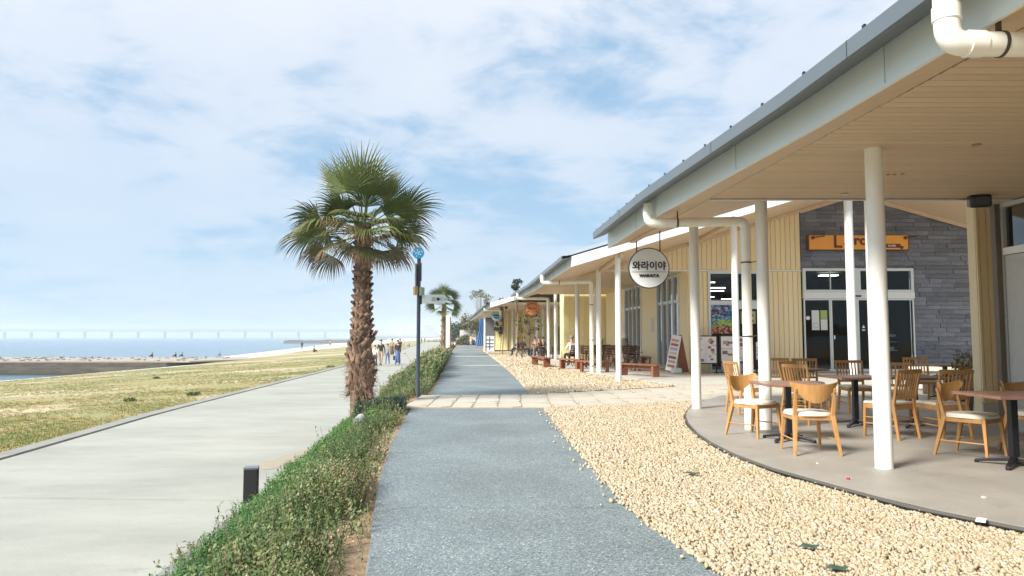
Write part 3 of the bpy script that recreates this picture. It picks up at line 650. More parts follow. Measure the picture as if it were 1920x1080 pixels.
# slate wall: tiles laid in courses round the glazed entrance
slw = MB(); slw.prism([(10.9, YW + .06), (PK, YW + .06), (19, YW + .06), (19, YW + .25), (PK, YW + .25), (10.9, YW + .25)], [3.95] * 6, [zB(10.9), zB(PK), zB2(19), zB2(19), zB(PK), zB(10.9)])
slw.b2((15.09, YW + .06, .06), (19, YW + .25, 3.95)); slate_wall = slw.build('slate_wall', m_slate, B)
tile = unit_box('slate_tile', m_slate); tiles = []
z = .08; row = 0
while z < 6.9:
    h = random.choice([.155, .165, .175]); x = 10.9 - random.uniform(0, .5)
    while x < 17.75:
        w = random.uniform(.42, .85); xa, xb = max(x, 10.905), min(x + w, 17.75); x += w
        if xb - xa < .06: continue
        if z + h > .05 and z < 3.93:
            if xb < 15.1: continue
            xa = max(xa, 15.09)
            if xb - xa < .06: continue
        top = min(zB2(xa), zB2(xb)) - .02
        if z > top - .03: continue
        h2 = min(h, top - z); tiles.append((xa, xb, z, h2))
    z += h
tiles = [t_ for t_ in tiles]
vis = [t_ for t_ in tiles if not (t_[2] < .9 or t_[2] > 6.3)]
vis.sort(key=lambda q: -(q[1] - q[0]) * q[3]); chosen = set(vis[:298]); rest = MB()
for (xa, xb, z, h) in tiles:
    d = random.uniform(.012, .055)
    if (xa, xb, z, h) in chosen: piece(tile, 'slate_tile', slate_wall, ((xa + xb) / 2, YW + .055 - d / 2, z + h / 2), (xb - xa - .008, d, h - .009))
    else: rest.b2((xa + .004, YW + .055 - d, z + .004), (xb - .004, YW + .055, z + h - .005))
tag(rest.build('slate_tiles', m_slate, slate_wall), kind='stuff')
# soffit-coloured trim against raking soffit on the slate
for (xa, xb) in ((10.9, PK), (PK, 19)):
    MB().prism([(xa, YW - .1), (xb, YW - .1), (xb, YW - .04), (xa, YW - .04)], [zB2(xa) - .16, zB2(xb) - .16, zB2(xb) - .16, zB2(xa) - .16], [zB2(xa) - .01, zB2(xb) - .01, zB2(xb) - .01, zB2(xa) - .01]).build('barge_trim', m_soffit2, slate_wall)
# entrance: transom lights, header, fixed panes, sliding doors
YE = YW - .02
ent = window(B, 10.92, 15.07, 3.03, 3.94, YE, [(12.95, 3.05, 3.92, .26), (11.95, 3.14, 3.83, .035)], [], .10, m_glass, name='entrance_window')
ent['label'] = 'pale blue framed transom lights above the sliding doors'
MB().b2((10.92, YE - .09, 2.80), (15.07, YE + .06, 3.03)).build('door_header', mat('pale_blue_frame', (.84, .89, .90), .4), B)
MB().b2((12.70, YE - .13, 2.86), (13.05, YE - .09, 2.92)).build('door_sensor', m_black, B)
def leaf(x0, x1, fw=.05, name='sliding_door', y=YE):
    mb = MB(); mb.b2((x0, y - .03, .08), (x0 + fw, y + .03, 2.79)); mb.b2((x1 - fw, y - .03, .08), (x1, y + .03, 2.79)); mb.b2((x0 + fw, y - .028, 2.74), (x1 - fw, y + .028, 2.79)); mb.b2((x0 + fw, y - .028, .08), (x1 - fw, y + .028, .17))
    o = mb.build(name, m_alu, B); MB().b2((x0 + fw, y - .004, .17), (x1 - fw, y + .004, 2.74)).build('pane', m_glass, o); return o
l1 = leaf(10.93, 11.93, name='fixed_window'); l2 = leaf(11.94, 12.93); l3 = leaf(12.94, 13.92); l4 = leaf(13.98, 15.06, name='fixed_window')
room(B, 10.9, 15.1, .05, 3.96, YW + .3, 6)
MB().b2((12.5, 29, 3.84), (13.2, 29.3, 3.87)).build('strip_light', m_lamp, B)
# inside the right hand pane
MB().b2((14.15, 28.6, 1.45), (14.95, 28.7, 2.75)).build('interior_panel', mat('beige_panel', (.42, .42, .33), .7), B)
MB().b2((14.1, 28.0, .82), (14.95, 28.3, .85)).build('display_shelf', m_white, B)
MB().b2((14.15, 28.0, 1.16), (14.95, 28.3, 1.2)).build('display_shelf', mat('grey_shelf', (.4, .4, .4), .5), B)
mg = MB()
for (x, z, w, h, i) in ((14.3, 1.42, .3, .18, 0), (14.75, 1.42, .28, .1, 1), (14.4, .95, .2, .2, 2), (14.7, .92, .22, .14, 1), (14.35, .2, .16, .14, 1), (14.62, .25, .12, .22, 3), (14.85, .2, .1, .12, 1)): mg.box((x, 28.05, z), (w, .15, h), mi=i)
mg.build('merchandise', [mat('teal', (.08, .32, .33), .5), mat('off_white', (.6, .6, .56), .5), mat('tan', (.3, .2, .12), .6), mat('sky_blue', (.25, .45, .6), .5)], B)
# notices on the door glass
m_paper = mat('paper', (.72, .76, .74), .6); m_green = mat('green_print', (.38, .52, .16), .6); m_blueprint = mat('blue_print', (.35, .48, .62), .6)
for (x0, x1, z0, z1, m_) in ((11.22, 11.50, 1.62, 2.36, m_paper), (11.55, 11.80, 1.62, 2.02, m_paper), (11.55, 11.80, 2.03, 2.36, m_green)):
    MB().b2((x0, YE - .018, z0), (x1, YE - .012, z1)).build('notice', m_, l1)
MB().tube([(11.08, YE - .02, 2.07), (11.08, YE - .012, 2.07)], .075, 20).build('round_sticker', m_white, l1)
mb = MB(); 
for k in range(20):
    a0, a1 = k * math.pi / 10, (k + 1) * math.pi / 10; c = (11.36, 1.80)
    mb.bar((c[0] + .09 * math.cos(a0), YE - .0215, c[1] + .09 * math.sin(a0)), (c[0] + .09 * math.cos(a1), YE - .0215, c[1] + .09 * math.sin(a1)), .005, .02)
mb.build('printed_ring', m_blueprint, l1)
for x, par in ((12.86, l2), (13.14, l3)):
    mb = MB(); mb.add([(x - .06, YE - .035, 1.70), (x + .06, YE - .035, 1.70), (x, YE - .035, 1.82)], [(0, 1, 2)]); mb.b2((x - .06, YE - .037, 1.60), (x + .06, YE - .034, 1.64)); mb.build('warning_sticker', m_white, par)
MB().b2((12.02, YE - .06, 1.28), (12.06, YE - .03, 1.42)).build('door_handle', m_white, l2)
# columns under the raking soffit and along the veranda
for (x, y, r, zb_) in ((3.21, 21.79, .085, 0), (3.2, 26.6, .095, 0), (2.84, 31.4, .09, 0), (2.56, 42.4, .09, .05), (2.39, 47.5, .09, .05), (6.87, 22.13, .10, .05), (10.37, 22.0, .125, .05), (11.12, 22.3, .10, .05), (4.2, 36.0, .085, .05)):
    zt = zB2(x) + .02 if y < 27 else 3.87
    MB().tube([(x, y, zb_ - .02), (x, y, zt)], r, 20).build('column', m_white, B, True)
pB = elbow_pipe([(1.12, 26.6, 3.66), (1.12, 26.6, 3.36), (2.93, 26.55, 3.40), (2.93, 26.55, .0)], .075, m_cream, B, .12, [((1.12, 26.6, 3.6), (0, 0, -.12)), ((1.3, 26.6, 3.36), (.1, 0, 0))])
for z in (2.55, 1.25, .3): ring((2.93, 26.55, z), (0, 0, 1), .08, .025, m_bracket, pB)
ring((1.75, 26.58, 3.375), (1, 0, 0), .081, .025, m_bracket, pB)
pB2 = elbow_pipe([(.30, 37.5, 3.66), (.30, 37.5, 3.36), (1.9, 37.5, 3.36), (1.9, 37.5, .0)], .075, m_cream, B, .12)
# side wall along the veranda with glazed shopfronts
def wxB(y): return 6.62 - .075 * (y - 27)
mw = MB(); segs = [(27.2, 28.1), (31.2, 33.9), (37.2, 42.1)]
sw = []
for y0, y1 in segs: sidew = MB().prism([(wxB(y0), y0), (wxB(y0) + .2, y0), (wxB(y1) + .2, y1), (wxB(y1), y1)], .06, 3.86).build('veranda_wall', m_yellow, B)
for y0, y1 in ((28.1, 31.2), (33.9, 37.2)):
    fr = MB()
    def q(y, d=0): return (wxB(y) + d, y)
    k = 4
    for i in range(k + 1):
        y = y0 + (y1 - y0) * i / k; fr.box((wxB(y), min(max(y, y0 + .05), y1 - .05), 1.96), (.1, .09, 3.8))
    fr.prism([q(y0 + .1), q(y0 + .1, .09), q(y1 - .1, .09), q(y1 - .1)], 2.72, 2.84); fr.prism([q(y0 + .1), q(y0 + .1, .09), q(y1 - .1, .09), q(y1 - .1)], 3.74, 3.84); fr.prism([q(y0 + .1), q(y0 + .1, .09), q(y1 - .1, .09), q(y1 - .1)], .06, .16)
    o = fr.build('shopfront_frame', m_alu, B)
    g = MB(); g.prism([q(y0 + .1, .03), q(y0 + .1, .038), q(y1 - .1, .038), q(y1 - .1, .03)], .16, 2.72); g.prism([q(y0 + .1, .03), q(y0 + .1, .038), q(y1 - .1, .038), q(y1 - .1, .03)], 2.84, 3.74); g.build('pane', m_glass2, o)
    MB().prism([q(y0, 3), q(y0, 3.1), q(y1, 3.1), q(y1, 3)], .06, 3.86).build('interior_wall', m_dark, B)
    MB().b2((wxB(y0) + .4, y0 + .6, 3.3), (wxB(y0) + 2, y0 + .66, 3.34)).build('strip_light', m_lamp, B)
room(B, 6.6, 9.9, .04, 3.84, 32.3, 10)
m_not = mat('pale_notice', (.72, .70, .66), .6)
for y, z in ((32.0, 1.9), (37.6, 1.9)): MB().box((wxB(y) - .012, y, z), (.012, .45, .6), rz=R(4)).build('wall_notice', m_not, sidew)
# projecting yellow block at the end of the veranda
blk = MB(); blk.b2((3.06, 42.3, .05), (8, 46, 4.6)); bw = blk.build('end_block', m_yellow2, B)
x = 3.06
sby = unit_box('siding_board', m_yellow2)
while x < 5.6: piece(sby, 'siding_board', bw, (x + .15, 42.28, 2.0), (.285, .03, 3.8)); x += .3

# ---- building C (far): pale yellow lap siding with its own canopy
C_ = thing('far_cafe_building', (5, 70, 0), 'furthest cafe building with pale yellow lap siding and low white canopy', 'building')
eC = [(-1.55, 50.9), (-2.6, 62), (-4.1, 80), (-5.6, 96)]
roofC = canopy(C_, eC, 3.45, 3.7, .3, .30, .31, MBm, ridge=9, clips=False)
def zC(x): return 3.44 + .3 * (x + 1.55)
MB().prism([(-1.55, 50.82), (9, 50.82), (9, 50.9), (-1.55, 50.9)], [3.44, zC(9), zC(9), 3.44], [3.78, zC(9) + .34, zC(9) + .34, 3.78]).build('barge_board', m_fascia_w, roofC)
rows = [[(ip(y, [p[1] for p in eC], [p[0] for p in eC]) + .03, y, 3.46), (ip(y, [p[1] for p in eC], [p[0] for p in eC]) + 1.2, y, 3.8), (9, y, 3.84)] for y in (50.95, 62, 80, 96)]
strip(rows).build('ceiling', m_soffit2, C_)
MB().b2((1.0, 66.1, .05), (9, 90, 5.4)).build('end_wall', m_yellow2, C_)
cw = [o for o in C_.children if o.name.startswith('end_wall')][0]; sbC = MB().add([(-.5, .5, -.5), (.5, .5, -.5), (.5, -.5, -.5), (-.5, -.5, -.5), (-.5, .5, .5), (.5, .5, .5), (.5, -.1, .5), (-.5, -.1, .5)], [(0, 1, 2, 3), (4, 7, 6, 5), (3, 2, 6, 7), (0, 3, 7, 4), (1, 5, 6, 2)]).mesh('lap_board', m_yellow2)
z = .1
while z < 3.8: piece(sbC, 'lap_board', cw, (4.0, 66.05, z + .11), (6.0, .06, .22)); z += .22
MB().b2((-2.2, 72.1, .05), (1.0, 73, 3.7)).build('wing_wall', m_yellow2, C_)
ww = [o for o in C_.children if o.name.startswith('wing_wall')][0]; z = .1
while z < 3.7: piece(sbC, 'lap_board', ww, (-.6, 72.05, z + .11), (3.2, .06, .22)); z += .22
MB().b2((4.15, 66.0, .1), (5.9, 66.02, 2.3)).build('shop_window', m_glass2, C_)
for (x, y) in ((.41, 60.5), (.05, 66), (-.35, 71), (-.75, 76), (-1.2, 81), (1.9, 56), (2.7, 62), (3.6, 58)): MB().tube([(x, y, 0), (x, y, 3.78)], .10, 14).build('column', m_white, C_, True)
elbow_pipe([(-2.1, 55, 3.7), (-2.1, 55, 3.4), (-.9, 55, 3.4), (-.9, 55, 3.0)], .075, m_cream, C_, .12)

# ------------------------------------------------------------------ lettering
def text_mesh(body, size, m, parent, loc, rot=(R(90), 0, 0), ext=.004, off=.0, name='lettering', sx=1.0, align='CENTER'):
    cu = bpy.data.curves.new('t', 'FONT'); cu.body = body; cu.size = size; cu.extrude = ext; cu.offset = off; cu.align_x = align; cu.align_y = 'CENTER'; cu.resolution_u = 3
    o = bpy.data.objects.new('t', cu); COL.objects.link(o); dg = bpy.context.evaluated_depsgraph_get(); me = bpy.data.meshes.new_from_object(o.evaluated_get(dg))
    bpy.data.objects.remove(o); bpy.data.curves.remove(cu); me.name = name; me.materials.clear(); me.materials.append(m)
    r = bpy.data.objects.new(name, me); COL.objects.link(r); r.parent = parent; org = Vector((0, 0, 0)); p = parent
    while p is not None: org += p.location; p = p.parent
    r.location = Vector(loc) - org; r.rotation_euler = rot; r.scale = (sx, 1, 1); return r
m_ink = mat('black_print', (.012, .012, .015), .5)
def round_sign(name, c, r, face_m, rim_m, label, cat='sign', rods=True, ztop=3.3, rod_dx=.16, group=None):
    t = thing(name, c, label, cat, group); x, y, z = c
    MB().tube([(x, y - .05, z), (x, y + .05, z)], r, 48).build('sign_rim', rim_m, t, True)
    MB().tube([(x, y - .056, z), (x, y - .049, z)], r * .955, 48).build('sign_face', face_m, t)
    if rods:
        for s in (-1, 1):
            zz_ = z + math.sqrt(max(0, r * r - rod_dx ** 2)) - .02; MB().tube([(x + s * rod_dx, y, zz_), (x + s * rod_dx, y, ztop + (rod_dx * .3 * s))], .011, 8).build('hanger_rod', m_black, t)
    return t
m_signw = mat('sign_white', (.86, .90, .91), .35, var=.03, scale=2)
wx_, wz_ = at(1216, 503, 13.75)
ws = round_sign('hanging_sign', (wx_, 13.75, wz_), .39, m_signw, m_black, 'round white hanging sign with black Korean lettering over the word WARAIYA', ztop=3.40, rod_dx=.225)
text_mesh('와라이야', .175, m_ink, ws, (wx_, 13.75 - .062, wz_ + .035), off=.0042, sx=1.0)
text_mesh('WARAIYA', .082, m_ink, ws, (wx_, 13.75 - .062, wz_ - .15), off=.004, sx=1.02)
MB().b2((wx_ - .33, 13.75 - .063, wz_ - .078), (wx_ + .33, 13.75 - .058, wz_ - .073)).build('printed_line', m_ink, ws)
ox_, oz_ = at(998, 578, 40.3)
m_orsign = mat('orange_wood_sign', (.56, .20, .05), .5, col2=(.68, .28, .08), var=.06, scale=4); m_dkor = mat('dark_red_print', (.16, .03, .015), .5)
osn = round_sign('hanging_sign', (ox_, 40.3, oz_), .40, m_orsign, mat('dark_brown_rim', (.06, .02, .012), .5), 'round orange hanging sign with dark rim at the far end of the veranda', ztop=3.5, rod_dx=.2)
text_mesh('Larrow', .17, m_dkor, osn, (ox_, 40.3 - .062, oz_), off=.004)
mb = MB()
for k in range(9):
    a_ = R(30 + k * 15); mb.box((ox_ + .28 * math.cos(a_), 40.238, oz_ + .28 * math.sin(a_)), (.045, .006, .06))
for s in (-1, 1): mb.box((ox_ + s * .24, 40.238, oz_ - .19), (.12, .006, .05), ry=s * R(35))
mb.build('lettering', m_dkor, osn)
bx_, bz_ = at(931, 592, 57)
bsn = round_sign('hanging_sign', (bx_, 57, bz_), .42, mat('pale_blue_sign', (.35, .55, .62), .5), mat('teal_rim', (.12, .28, .33), .5), 'small round pale blue hanging sign under the far canopy', ztop=3.6, rod_dx=.2)
mb = MB(); mb.box((bx_, 56.938, bz_ + .03), (.5, .006, .14)); mb.box((bx_, 56.938, bz_ - .16), (.4, .006, .10)); mb.build('printed_band', mat('navy_print', (.02, .05, .09), .5), bsn)

# orange fascia sign on the slate
SO = thing('wall_sign', (12.97, YW - .1, 4.89), 'long orange wall sign with dark brown letters on the slate gable', 'sign')
m_or = mat('orange_panel', (.90, .36, .035), .4, col2=(.95, .44, .06), var=.02, scale=1)
MB().b2((11.12, YW - .24, 4.63), (14.82, YW - .06, 5.16)).build('sign_panel', m_or, SO)
mb = MB(); mb.b2((11.10, YW - .245, 4.60), (14.84, YW - .05, 4.629)); mb.b2((11.08, YW - .245, 4.6), (11.119, YW - .05, 5.17)); mb.b2((14.821, YW - .245, 4.6), (14.85, YW - .05, 5.17)); mb.build('sign_edge', mat('sign_brown_edge', (.12, .05, .02), .5), SO)  # dark brown strips under the panel and at both ends
m_brown = mat('brown_letters', (.13, .03, .02), .5)
text_mesh('L', .66, m_brown, SO, (12.17, YW - .255, 4.90), off=.012)
text_mesh('.', .5, m_brown, SO, (12.44, YW - .255, 4.96), off=.012)
text_mesh('rro', .50, m_brown, SO, (12.93, YW - .255, 4.96), off=.015, sx=1.12)
text_mesh("'", .50, m_brown, SO, (13.52, YW - .255, 4.96), off=.014, sx=1.0)
MB().b2((13.95, YW - .25, 4.69), (14.53, YW - .242, 4.84)).build('name_strip', m_brown, SO); MB().box((14.58, YW - .247, 4.70), (.1, .006, .12), ry=.5).build('name_strip', m_brown, SO)
text_mesh("WS AOBU", .10, m_signw, SO, (14.20, YW - .256, 4.765), off=.002, sx=.66)
for sx_ in (11.24, 14.70):
    MB().ball((sx_, YW - .30, 5.06), .065).build('spot_lamp', m_brown, SO, True)
    MB().tube([(sx_, YW - .32, 5.06), (sx_ + .22, YW - .36, 5.10), (sx_ + .42, YW - .34, 5.12)], .02, 8).build('lamp_arm', m_black, SO)

# poster window and menu boards
def nmat(name, cols, scale, rough=.5):
    m = bpy.data.materials.new(name); m.use_nodes = True; t = m.node_tree; n = t.nodes.new; L = t.links.new
    tc_ = n('ShaderNodeTexCoord'); vo = n('ShaderNodeTexVoronoi'); vo.inputs['Scale'].default_value = scale; L(tc_.outputs['Object'], vo.inputs[0])
    sp_ = n('ShaderNodeSeparateColor'); L(vo.outputs['Color'], sp_.inputs[0]); r = n('ShaderNodeValToRGB'); r.color_ramp.interpolation = 'CONSTANT'; L(sp_.outputs[0], r.inputs[0])
    while len(r.color_ramp.elements) < len(cols): r.color_ramp.elements.new(.5)
    for i, c in enumerate(cols): r.color_ramp.elements[i].position = i / len(cols); r.color_ramp.elements[i].color = (*c, 1)
    L(r.outputs[0], t.nodes['Principled BSDF'].inputs['Base Color']); t.nodes['Principled BSDF'].inputs['Roughness'].default_value = rough; return m
PO = thing('poster', (7.9, YW - .09, 1.9), 'colourful blue, green and red event poster on the window above the menu boards', 'poster')
MB().b2((7.46, YW - .09, 2.02), (8.26, YW - .07, 2.55)).build('poster_print', nmat('poster_blue', [(.02, .08, .25), (.05, .2, .45), (.10, .35, .55), (.02, .03, .1), (.35, .5, .6), (.3, .1, .2)], 14), PO)
MB().b2((7.46, YW - .09, 1.76), (8.26, YW - .07, 2.018)).build('poster_print', nmat('poster_green', [(.1, .3, .2), (.35, .5, .08), (.5, .55, .1), (.05, .15, .3)], 16), PO)
MB().b2((7.46, YW - .09, 1.48), (8.26, YW - .07, 1.758)).build('poster_print', nmat('poster_red', [(.4, .05, .05), (.55, .25, .08), (.15, .03, .08), (.6, .45, .2)], 16), PO)
MB().b2((8.55, YW - .09, 1.86), (9.1, YW - .07, 2.32)).build('notice', mat('olive_notice', (.42, .45, .22), .6), PO); 
mb = MB(); [mb.b2((8.62 + i * .15, YW - .095, 1.92 + j * .2), (8.72 + i * .15, YW - .091, 2.0 + j * .2)) for i in range(3) for j in range(2)]; mb.build('printed_dots', m_ink, PO)
m_menu = mat('menu_paper', (.80, .77, .76), .5, var=.03); foods = [mat('food_a', (.38, .15, .07), .5), mat('food_b', (.5, .32, .2), .5), mat('food_c', (.22, .12, .14), .5), mat('food_d', (.65, .5, .35), .5), mat('food_e', (.42, .40, .50), .5)]
def menu_board(x0, x1, y, z0, z1, label, cols, rws, tilt=0, leg=.28, rz=0):
    xc = (x0 + x1) / 2; t = thing('menu_board', (xc, y, .06), label, 'menu board', 'menu boards outside the shop window', rz)
    w = x1 - x0; o = (xc, y)
    mb = MB(); fr = .04
    mb.b2((x0, y - .03, z0), (x0 + fr, y + .03, z1)); mb.b2((x1 - fr, y - .03, z0), (x1, y + .03, z1)); mb.b2((x0 + fr, y - .028, z1 - fr), (x1 - fr, y + .028, z1)); mb.b2((x0 + fr, y - .028, z0), (x1 - fr, y + .028, z0 + fr)); mb.build('board_frame', m_black, t)
    cw_, ch = (w - 2 * fr) / cols, (z1 - z0 - 2 * fr) / rws
    for i in range(cols):
        for j in range(rws):
            a_, b_ = x0 + fr + i * cw_ + .006, z0 + fr + j * ch + .006; sh = MB().b2((a_, y - .022, b_), (a_ + cw_ - .012, y - .005, b_ + ch - .012)).build('menu_sheet', m_menu, t)
            pr = MB()
            for k in range(random.choice((2, 3, 4))):
                pw, ph = random.uniform(.2, .4) * cw_, random.uniform(.15, .3) * ch; px_, pz = a_ + random.uniform(.06, .55) * cw_, b_ + random.uniform(.08, .65) * ch
                pr.box((px_ + pw / 2, y - .0235 - k * .001, pz + ph / 2), (pw, .003, ph), mi=random.randrange(5))
            pr.build('food_picture', foods, sh)
    for xx in (x0 + .05, x1 - .05): MB().box((xx, y + .0, .06 + (z0 - .06) / 2), (.035, .05, z0 - .062)).build('leg', m_black, t); MB().box((xx, y, .075), (.04, .42, .03)).build('foot', m_black, t)
    return t
x0, y0 = on(1303, 699, .06)
menu_board(6.62, 7.48, 26.3, .38, 1.42, 'wide white menu board with food pictures, left of its taller neighbour', 2, 3)
menu_board(7.56, 8.62, 26.3, .44, 1.43, 'black framed menu board with food photos below the coloured poster', 2, 2)
menu_board(8.80, 9.22, 26.2, .5, 1.22, 'narrow menu stand with green print beside the thick columns', 1, 2)
MB().b2((7.6, 26.26, .1), (8.6, 26.3, .42)).build('board_skirt', mat('grey_panel', (.3, .32, .35), .5), [o for o in COL.objects if o.name.startswith('menu_board') and o.type == 'EMPTY'][1])
# easel A-board by the side doors
EZ = thing('easel_sign', (5.9, 25.9, .06), 'leaning white A-board with photo strips beside the shop door', 'signboard')
def rotm(o, c, rx=0, rz=0): pass
mb = MB(); mb.bar((5.66, 25.9, .16), (5.92, 25.95, 1.42), .36, .025, side=(.9, -.45, 0)); mb.build('front_board', m_menu, EZ)
mb = MB(); mb.bar((6.24, 26.2, .08), (5.95, 26.0, 1.42), .34, .02, side=(.9, -.45, 0)); mb.build('rear_board', m_bench, EZ)
mb = MB(); 
for k in range(7):
    t_ = .1 + k * .12; c = Vector((5.66, 25.9, .16)).lerp(Vector((5.92, 25.95, 1.42)), t_); mb.bar(c + Vector((-.015, -.016, 0)), c + Vector((.005, -.013, .09)), .26, .012, side=(.9, -.45, 0), mi=k % 5)
mb.build('photo_strip', foods, EZ)
mb = MB(); mb.box((5.85, 25.75, .16), (.35, .3, .2)); tag(mb.build('sandbag', mat('clear_bag', (.45, .5, .48), .4), None, False, .05), 'pale green water weight at the foot of the A-board', 'weight')

# ------------------------------------------------------------------ chairs and tables
def curved_chair():
    t = thing('curved_back_chair', (0, 0, 0), '', 'chair', 'oak chairs with curved plywood backs')
    for s in (-1, 1):
        MB().bar((s * .19, .20, .44), (s * .225, .235, 0), .045, .04, w2=.026, t2=.026).build('leg', m_wood, t, bevel=.005)
        mb = MB(); mb.bar((s * .205, -.19, .43), (s * .25, -.29, 0), .05, .05, w2=.028, t2=.028); mb.bar((s * .205, -.185, .40), (s * .215, -.255, .74), .05, .04, w2=.028, t2=.024); mb.build('leg', m_wood, t, bevel=.005)
        MB().tube([(s * .222, .215, .17), (s * .232, -.25, .17)], .008, 8).build('stretcher', m_wood, t)
    mb = MB(); mb.box((0, .20, .405), (.38, .025, .05)); mb.box((0, -.20, .405), (.38, .025, .05))
    for s in (-1, 1): mb.box((s * .205, 0, .405), (.025, .40, .05))
    mb.build('seat_rail', m_wood, t, bevel=.004)
    n = 28; poly = []
    for k in range(n):
        a_ = 2 * math.pi * k / n; c, s = math.cos(a_), math.sin(a_); poly.append((.235 * math.copysign(abs(c) ** .62, c), .235 * math.copysign(abs(s) ** .62, s)))
    mb = MB(); mb.prism(poly, .43, .452); ring_ = [(x * .93, y * .93) for x, y in poly]; o = len(mb.v)
    mb.add([(x, y, .452) for x, y in poly] + [(x, y, .472) for x, y in ring_] + [(x * .5, y * .5, .48) for x, y in poly] + [(0, 0, .482)], [(i, (i + 1) % n, n + (i + 1) % n, n + i) for i in range(n)] + [(n + i, n + (i + 1) % n, 2 * n + (i + 1) % n, 2 * n + i) for i in range(n)] + [(2 * n + i, 2 * n + (i + 1) % n, 3 * n) for i in range(n)])
    mb.build('seat', m_seat, t, True)
    # curved plywood back: tall in the middle, swept up to the ends
    nx = 18; front = []; rows = []
    for i in range(nx + 1):
        a_ = -1 + 2 * i / nx; x = .262 * a_; y = -.285 + .085 * a_ * a_; top = .775 + .035 * a_ * a_; bot = .775 - .20 * (1 - abs(a_) ** 1.9) + .0 * a_; bot = min(bot, top - .03)
        rows.append([(x, y + .006 - .0, bot), (x, y - .012, (bot + top) / 2), (x, y - .02, top)])
    mb = strip([[(p[0], p[1] + .009, p[2]) for p in r] for r in rows]); m2 = strip([[(p[0], p[1] - .009, p[2]) for p in r] for r in rows]); o = len(mb.v)
    mb.v += m2.v; mb.f += [tuple(q + o for q in f[::-1]) for f in m2.f]; mb.m += m2.m
    L_ = len(rows)
    for i in range(L_ - 1):
        for c_ in (0, 2): mb.f.append((i * 3 + c_, (i + 1) * 3 + c_, o + (i + 1) * 3 + c_, o + i * 3 + c_)); mb.m.append(0)
    for i in (0, L_ - 1):
        for c_ in (0, 1): mb.f.append((i * 3 + c_, i * 3 + c_ + 1, o + i * 3 + c_ + 1, o + i * 3 + c_)); mb.m.append(0)
    mb.build('backrest', m_wood, t, True)
    for s in (-1, 1): MB().ball((s * .208, -.272, .69), .008).build('bolt', m_black, t)
    return t
def slat_chair():
    t = thing('slat_back_chair', (0, 0, 0), '', 'chair', 'oak chairs with slatted backs')
    for s in (-1, 1):
        MB().bar((s * .195, .20, .44), (s * .205, .215, 0), .042, .04, w2=.03, t2=.03).build('leg', m_wood, t, bevel=.005)
        mb = MB(); mb.bar((s * .20, -.20, .44), (s * .215, -.27, 0), .04, .045, w2=.03, t2=.032); mb.bar((s * .20, -.20, .42), (s * .225, -.30, .89), .04, .036, w2=.03, t2=.026); mb.build('leg', m_wood, t, bevel=.005)
        MB().tube([(s * .205, .205, .18), (s * .21, -.235, .18)], .010, 8).build('stretcher', m_wood, t)
        MB().tube([(s * .205, .205, .26), (s * .21, -.22, .26)], .008, 8).build('stretcher', m_wood, t)
    mb = MB(); mb.box((0, .20, .405), (.36, .025, .055)); mb.box((0, -.20, .405), (.36, .025, .055))
    for s in (-1, 1): mb.box((s * .20, 0, .405), (.025, .38, .055))
    mb.build('seat_rail', m_wood, t, bevel=.004)
    mb = MB(); mb.box((0, .01, .45), (.44, .42, .04)); mb.build('seat', m_seat, t, True, bevel=.018)
    tr = MB(); n = 8
    for i in range(n):
        a0, a1 = -1 + 2 * i / n, -1 + 2 * (i + 1) / n; f = lambda a_: (.225 * a_, -.315 + .02 * a_ * a_, .868)
        tr.bar(f(a0), f(a1), .05, .022, side=(0, -.2, 1))
    tr.build('top_rail', m_wood, t, bevel=.004)
    MB().bar((-.20, -.232, .53), (.20, -.232, .53), .035, .02, side=(0, -.2, 1)).build('lower_rail', m_wood, t, bevel=.003)
    for i in range(7):
        a_ = -1 + 2 * (i + 1) / 8; MB().bar((.195 * a_, -.235, .54), (.215 * a_, -.312 + .02 * a_ * a_, .85), .021, .012, side=(1, 0, 0)).build('slat', m_wood, t)
    return t
ZD = .056
cch = curved_chair(); cch.location = (3.36, 8.27, ZD); cch.rotation_euler = (0, 0, R(-2)); cch['label'] = 'curved-back oak chair nearest the gravel, its back towards us'
def G(x, y): return (x, y, ZD)
copy_thing(cch, G(3.22, 9.62), R(-150), 'curved-back oak chair facing us behind the left-hand square table')
copy_thing(cch, G(5.06, 8.0), R(-146), 'curved-back oak chair tucked behind the table at the right edge')
copy_thing(cch, G(5.9, 8.15), R(-165), 'curved-back oak chair cut by the right edge of the view')
copy_thing(cch, G(9.8, 15.4), R(-70), 'distant curved-back chair beside the boarded corner of the cafe')
sch = slat_chair(); sch.location = (4.93, 9.5, ZD); sch.rotation_euler = (0, 0, R(28)); sch['label'] = 'slat-back chair partly hidden by the nearest white column'
for x, y, a_, l in ((5.58, 9.45, 8, 'slat-back chair with its back to us, just right of the nearest white column'), (4.02, 12.45, -78, 'slat-back chair seen side-on beyond the thick columns, leftmost of the patio'), (4.52, 11.05, -62, 'slat-back chair turned sideways at the left of the middle table'), (4.85, 12.1, -150, 'slat-back chair with angled back between the left and middle tables'), (5.98, 12.6, 176, 'slat-back chair facing us behind the middle table'), (5.62, 13.7, 174, 'slat-back chair facing us just behind the angled chair, before the dark doors'), (5.12, 13.9, 168, 'slat-back chair facing us behind the rear table, against the yellow boards'), (6.05, 11.45, 150, 'slat-back chair squeezed behind the nearest white column'), (8.15, 14.4, 172, 'slat-back chair standing alone before the slate wall')):
    copy_thing(sch, G(x, y), R(a_), l)
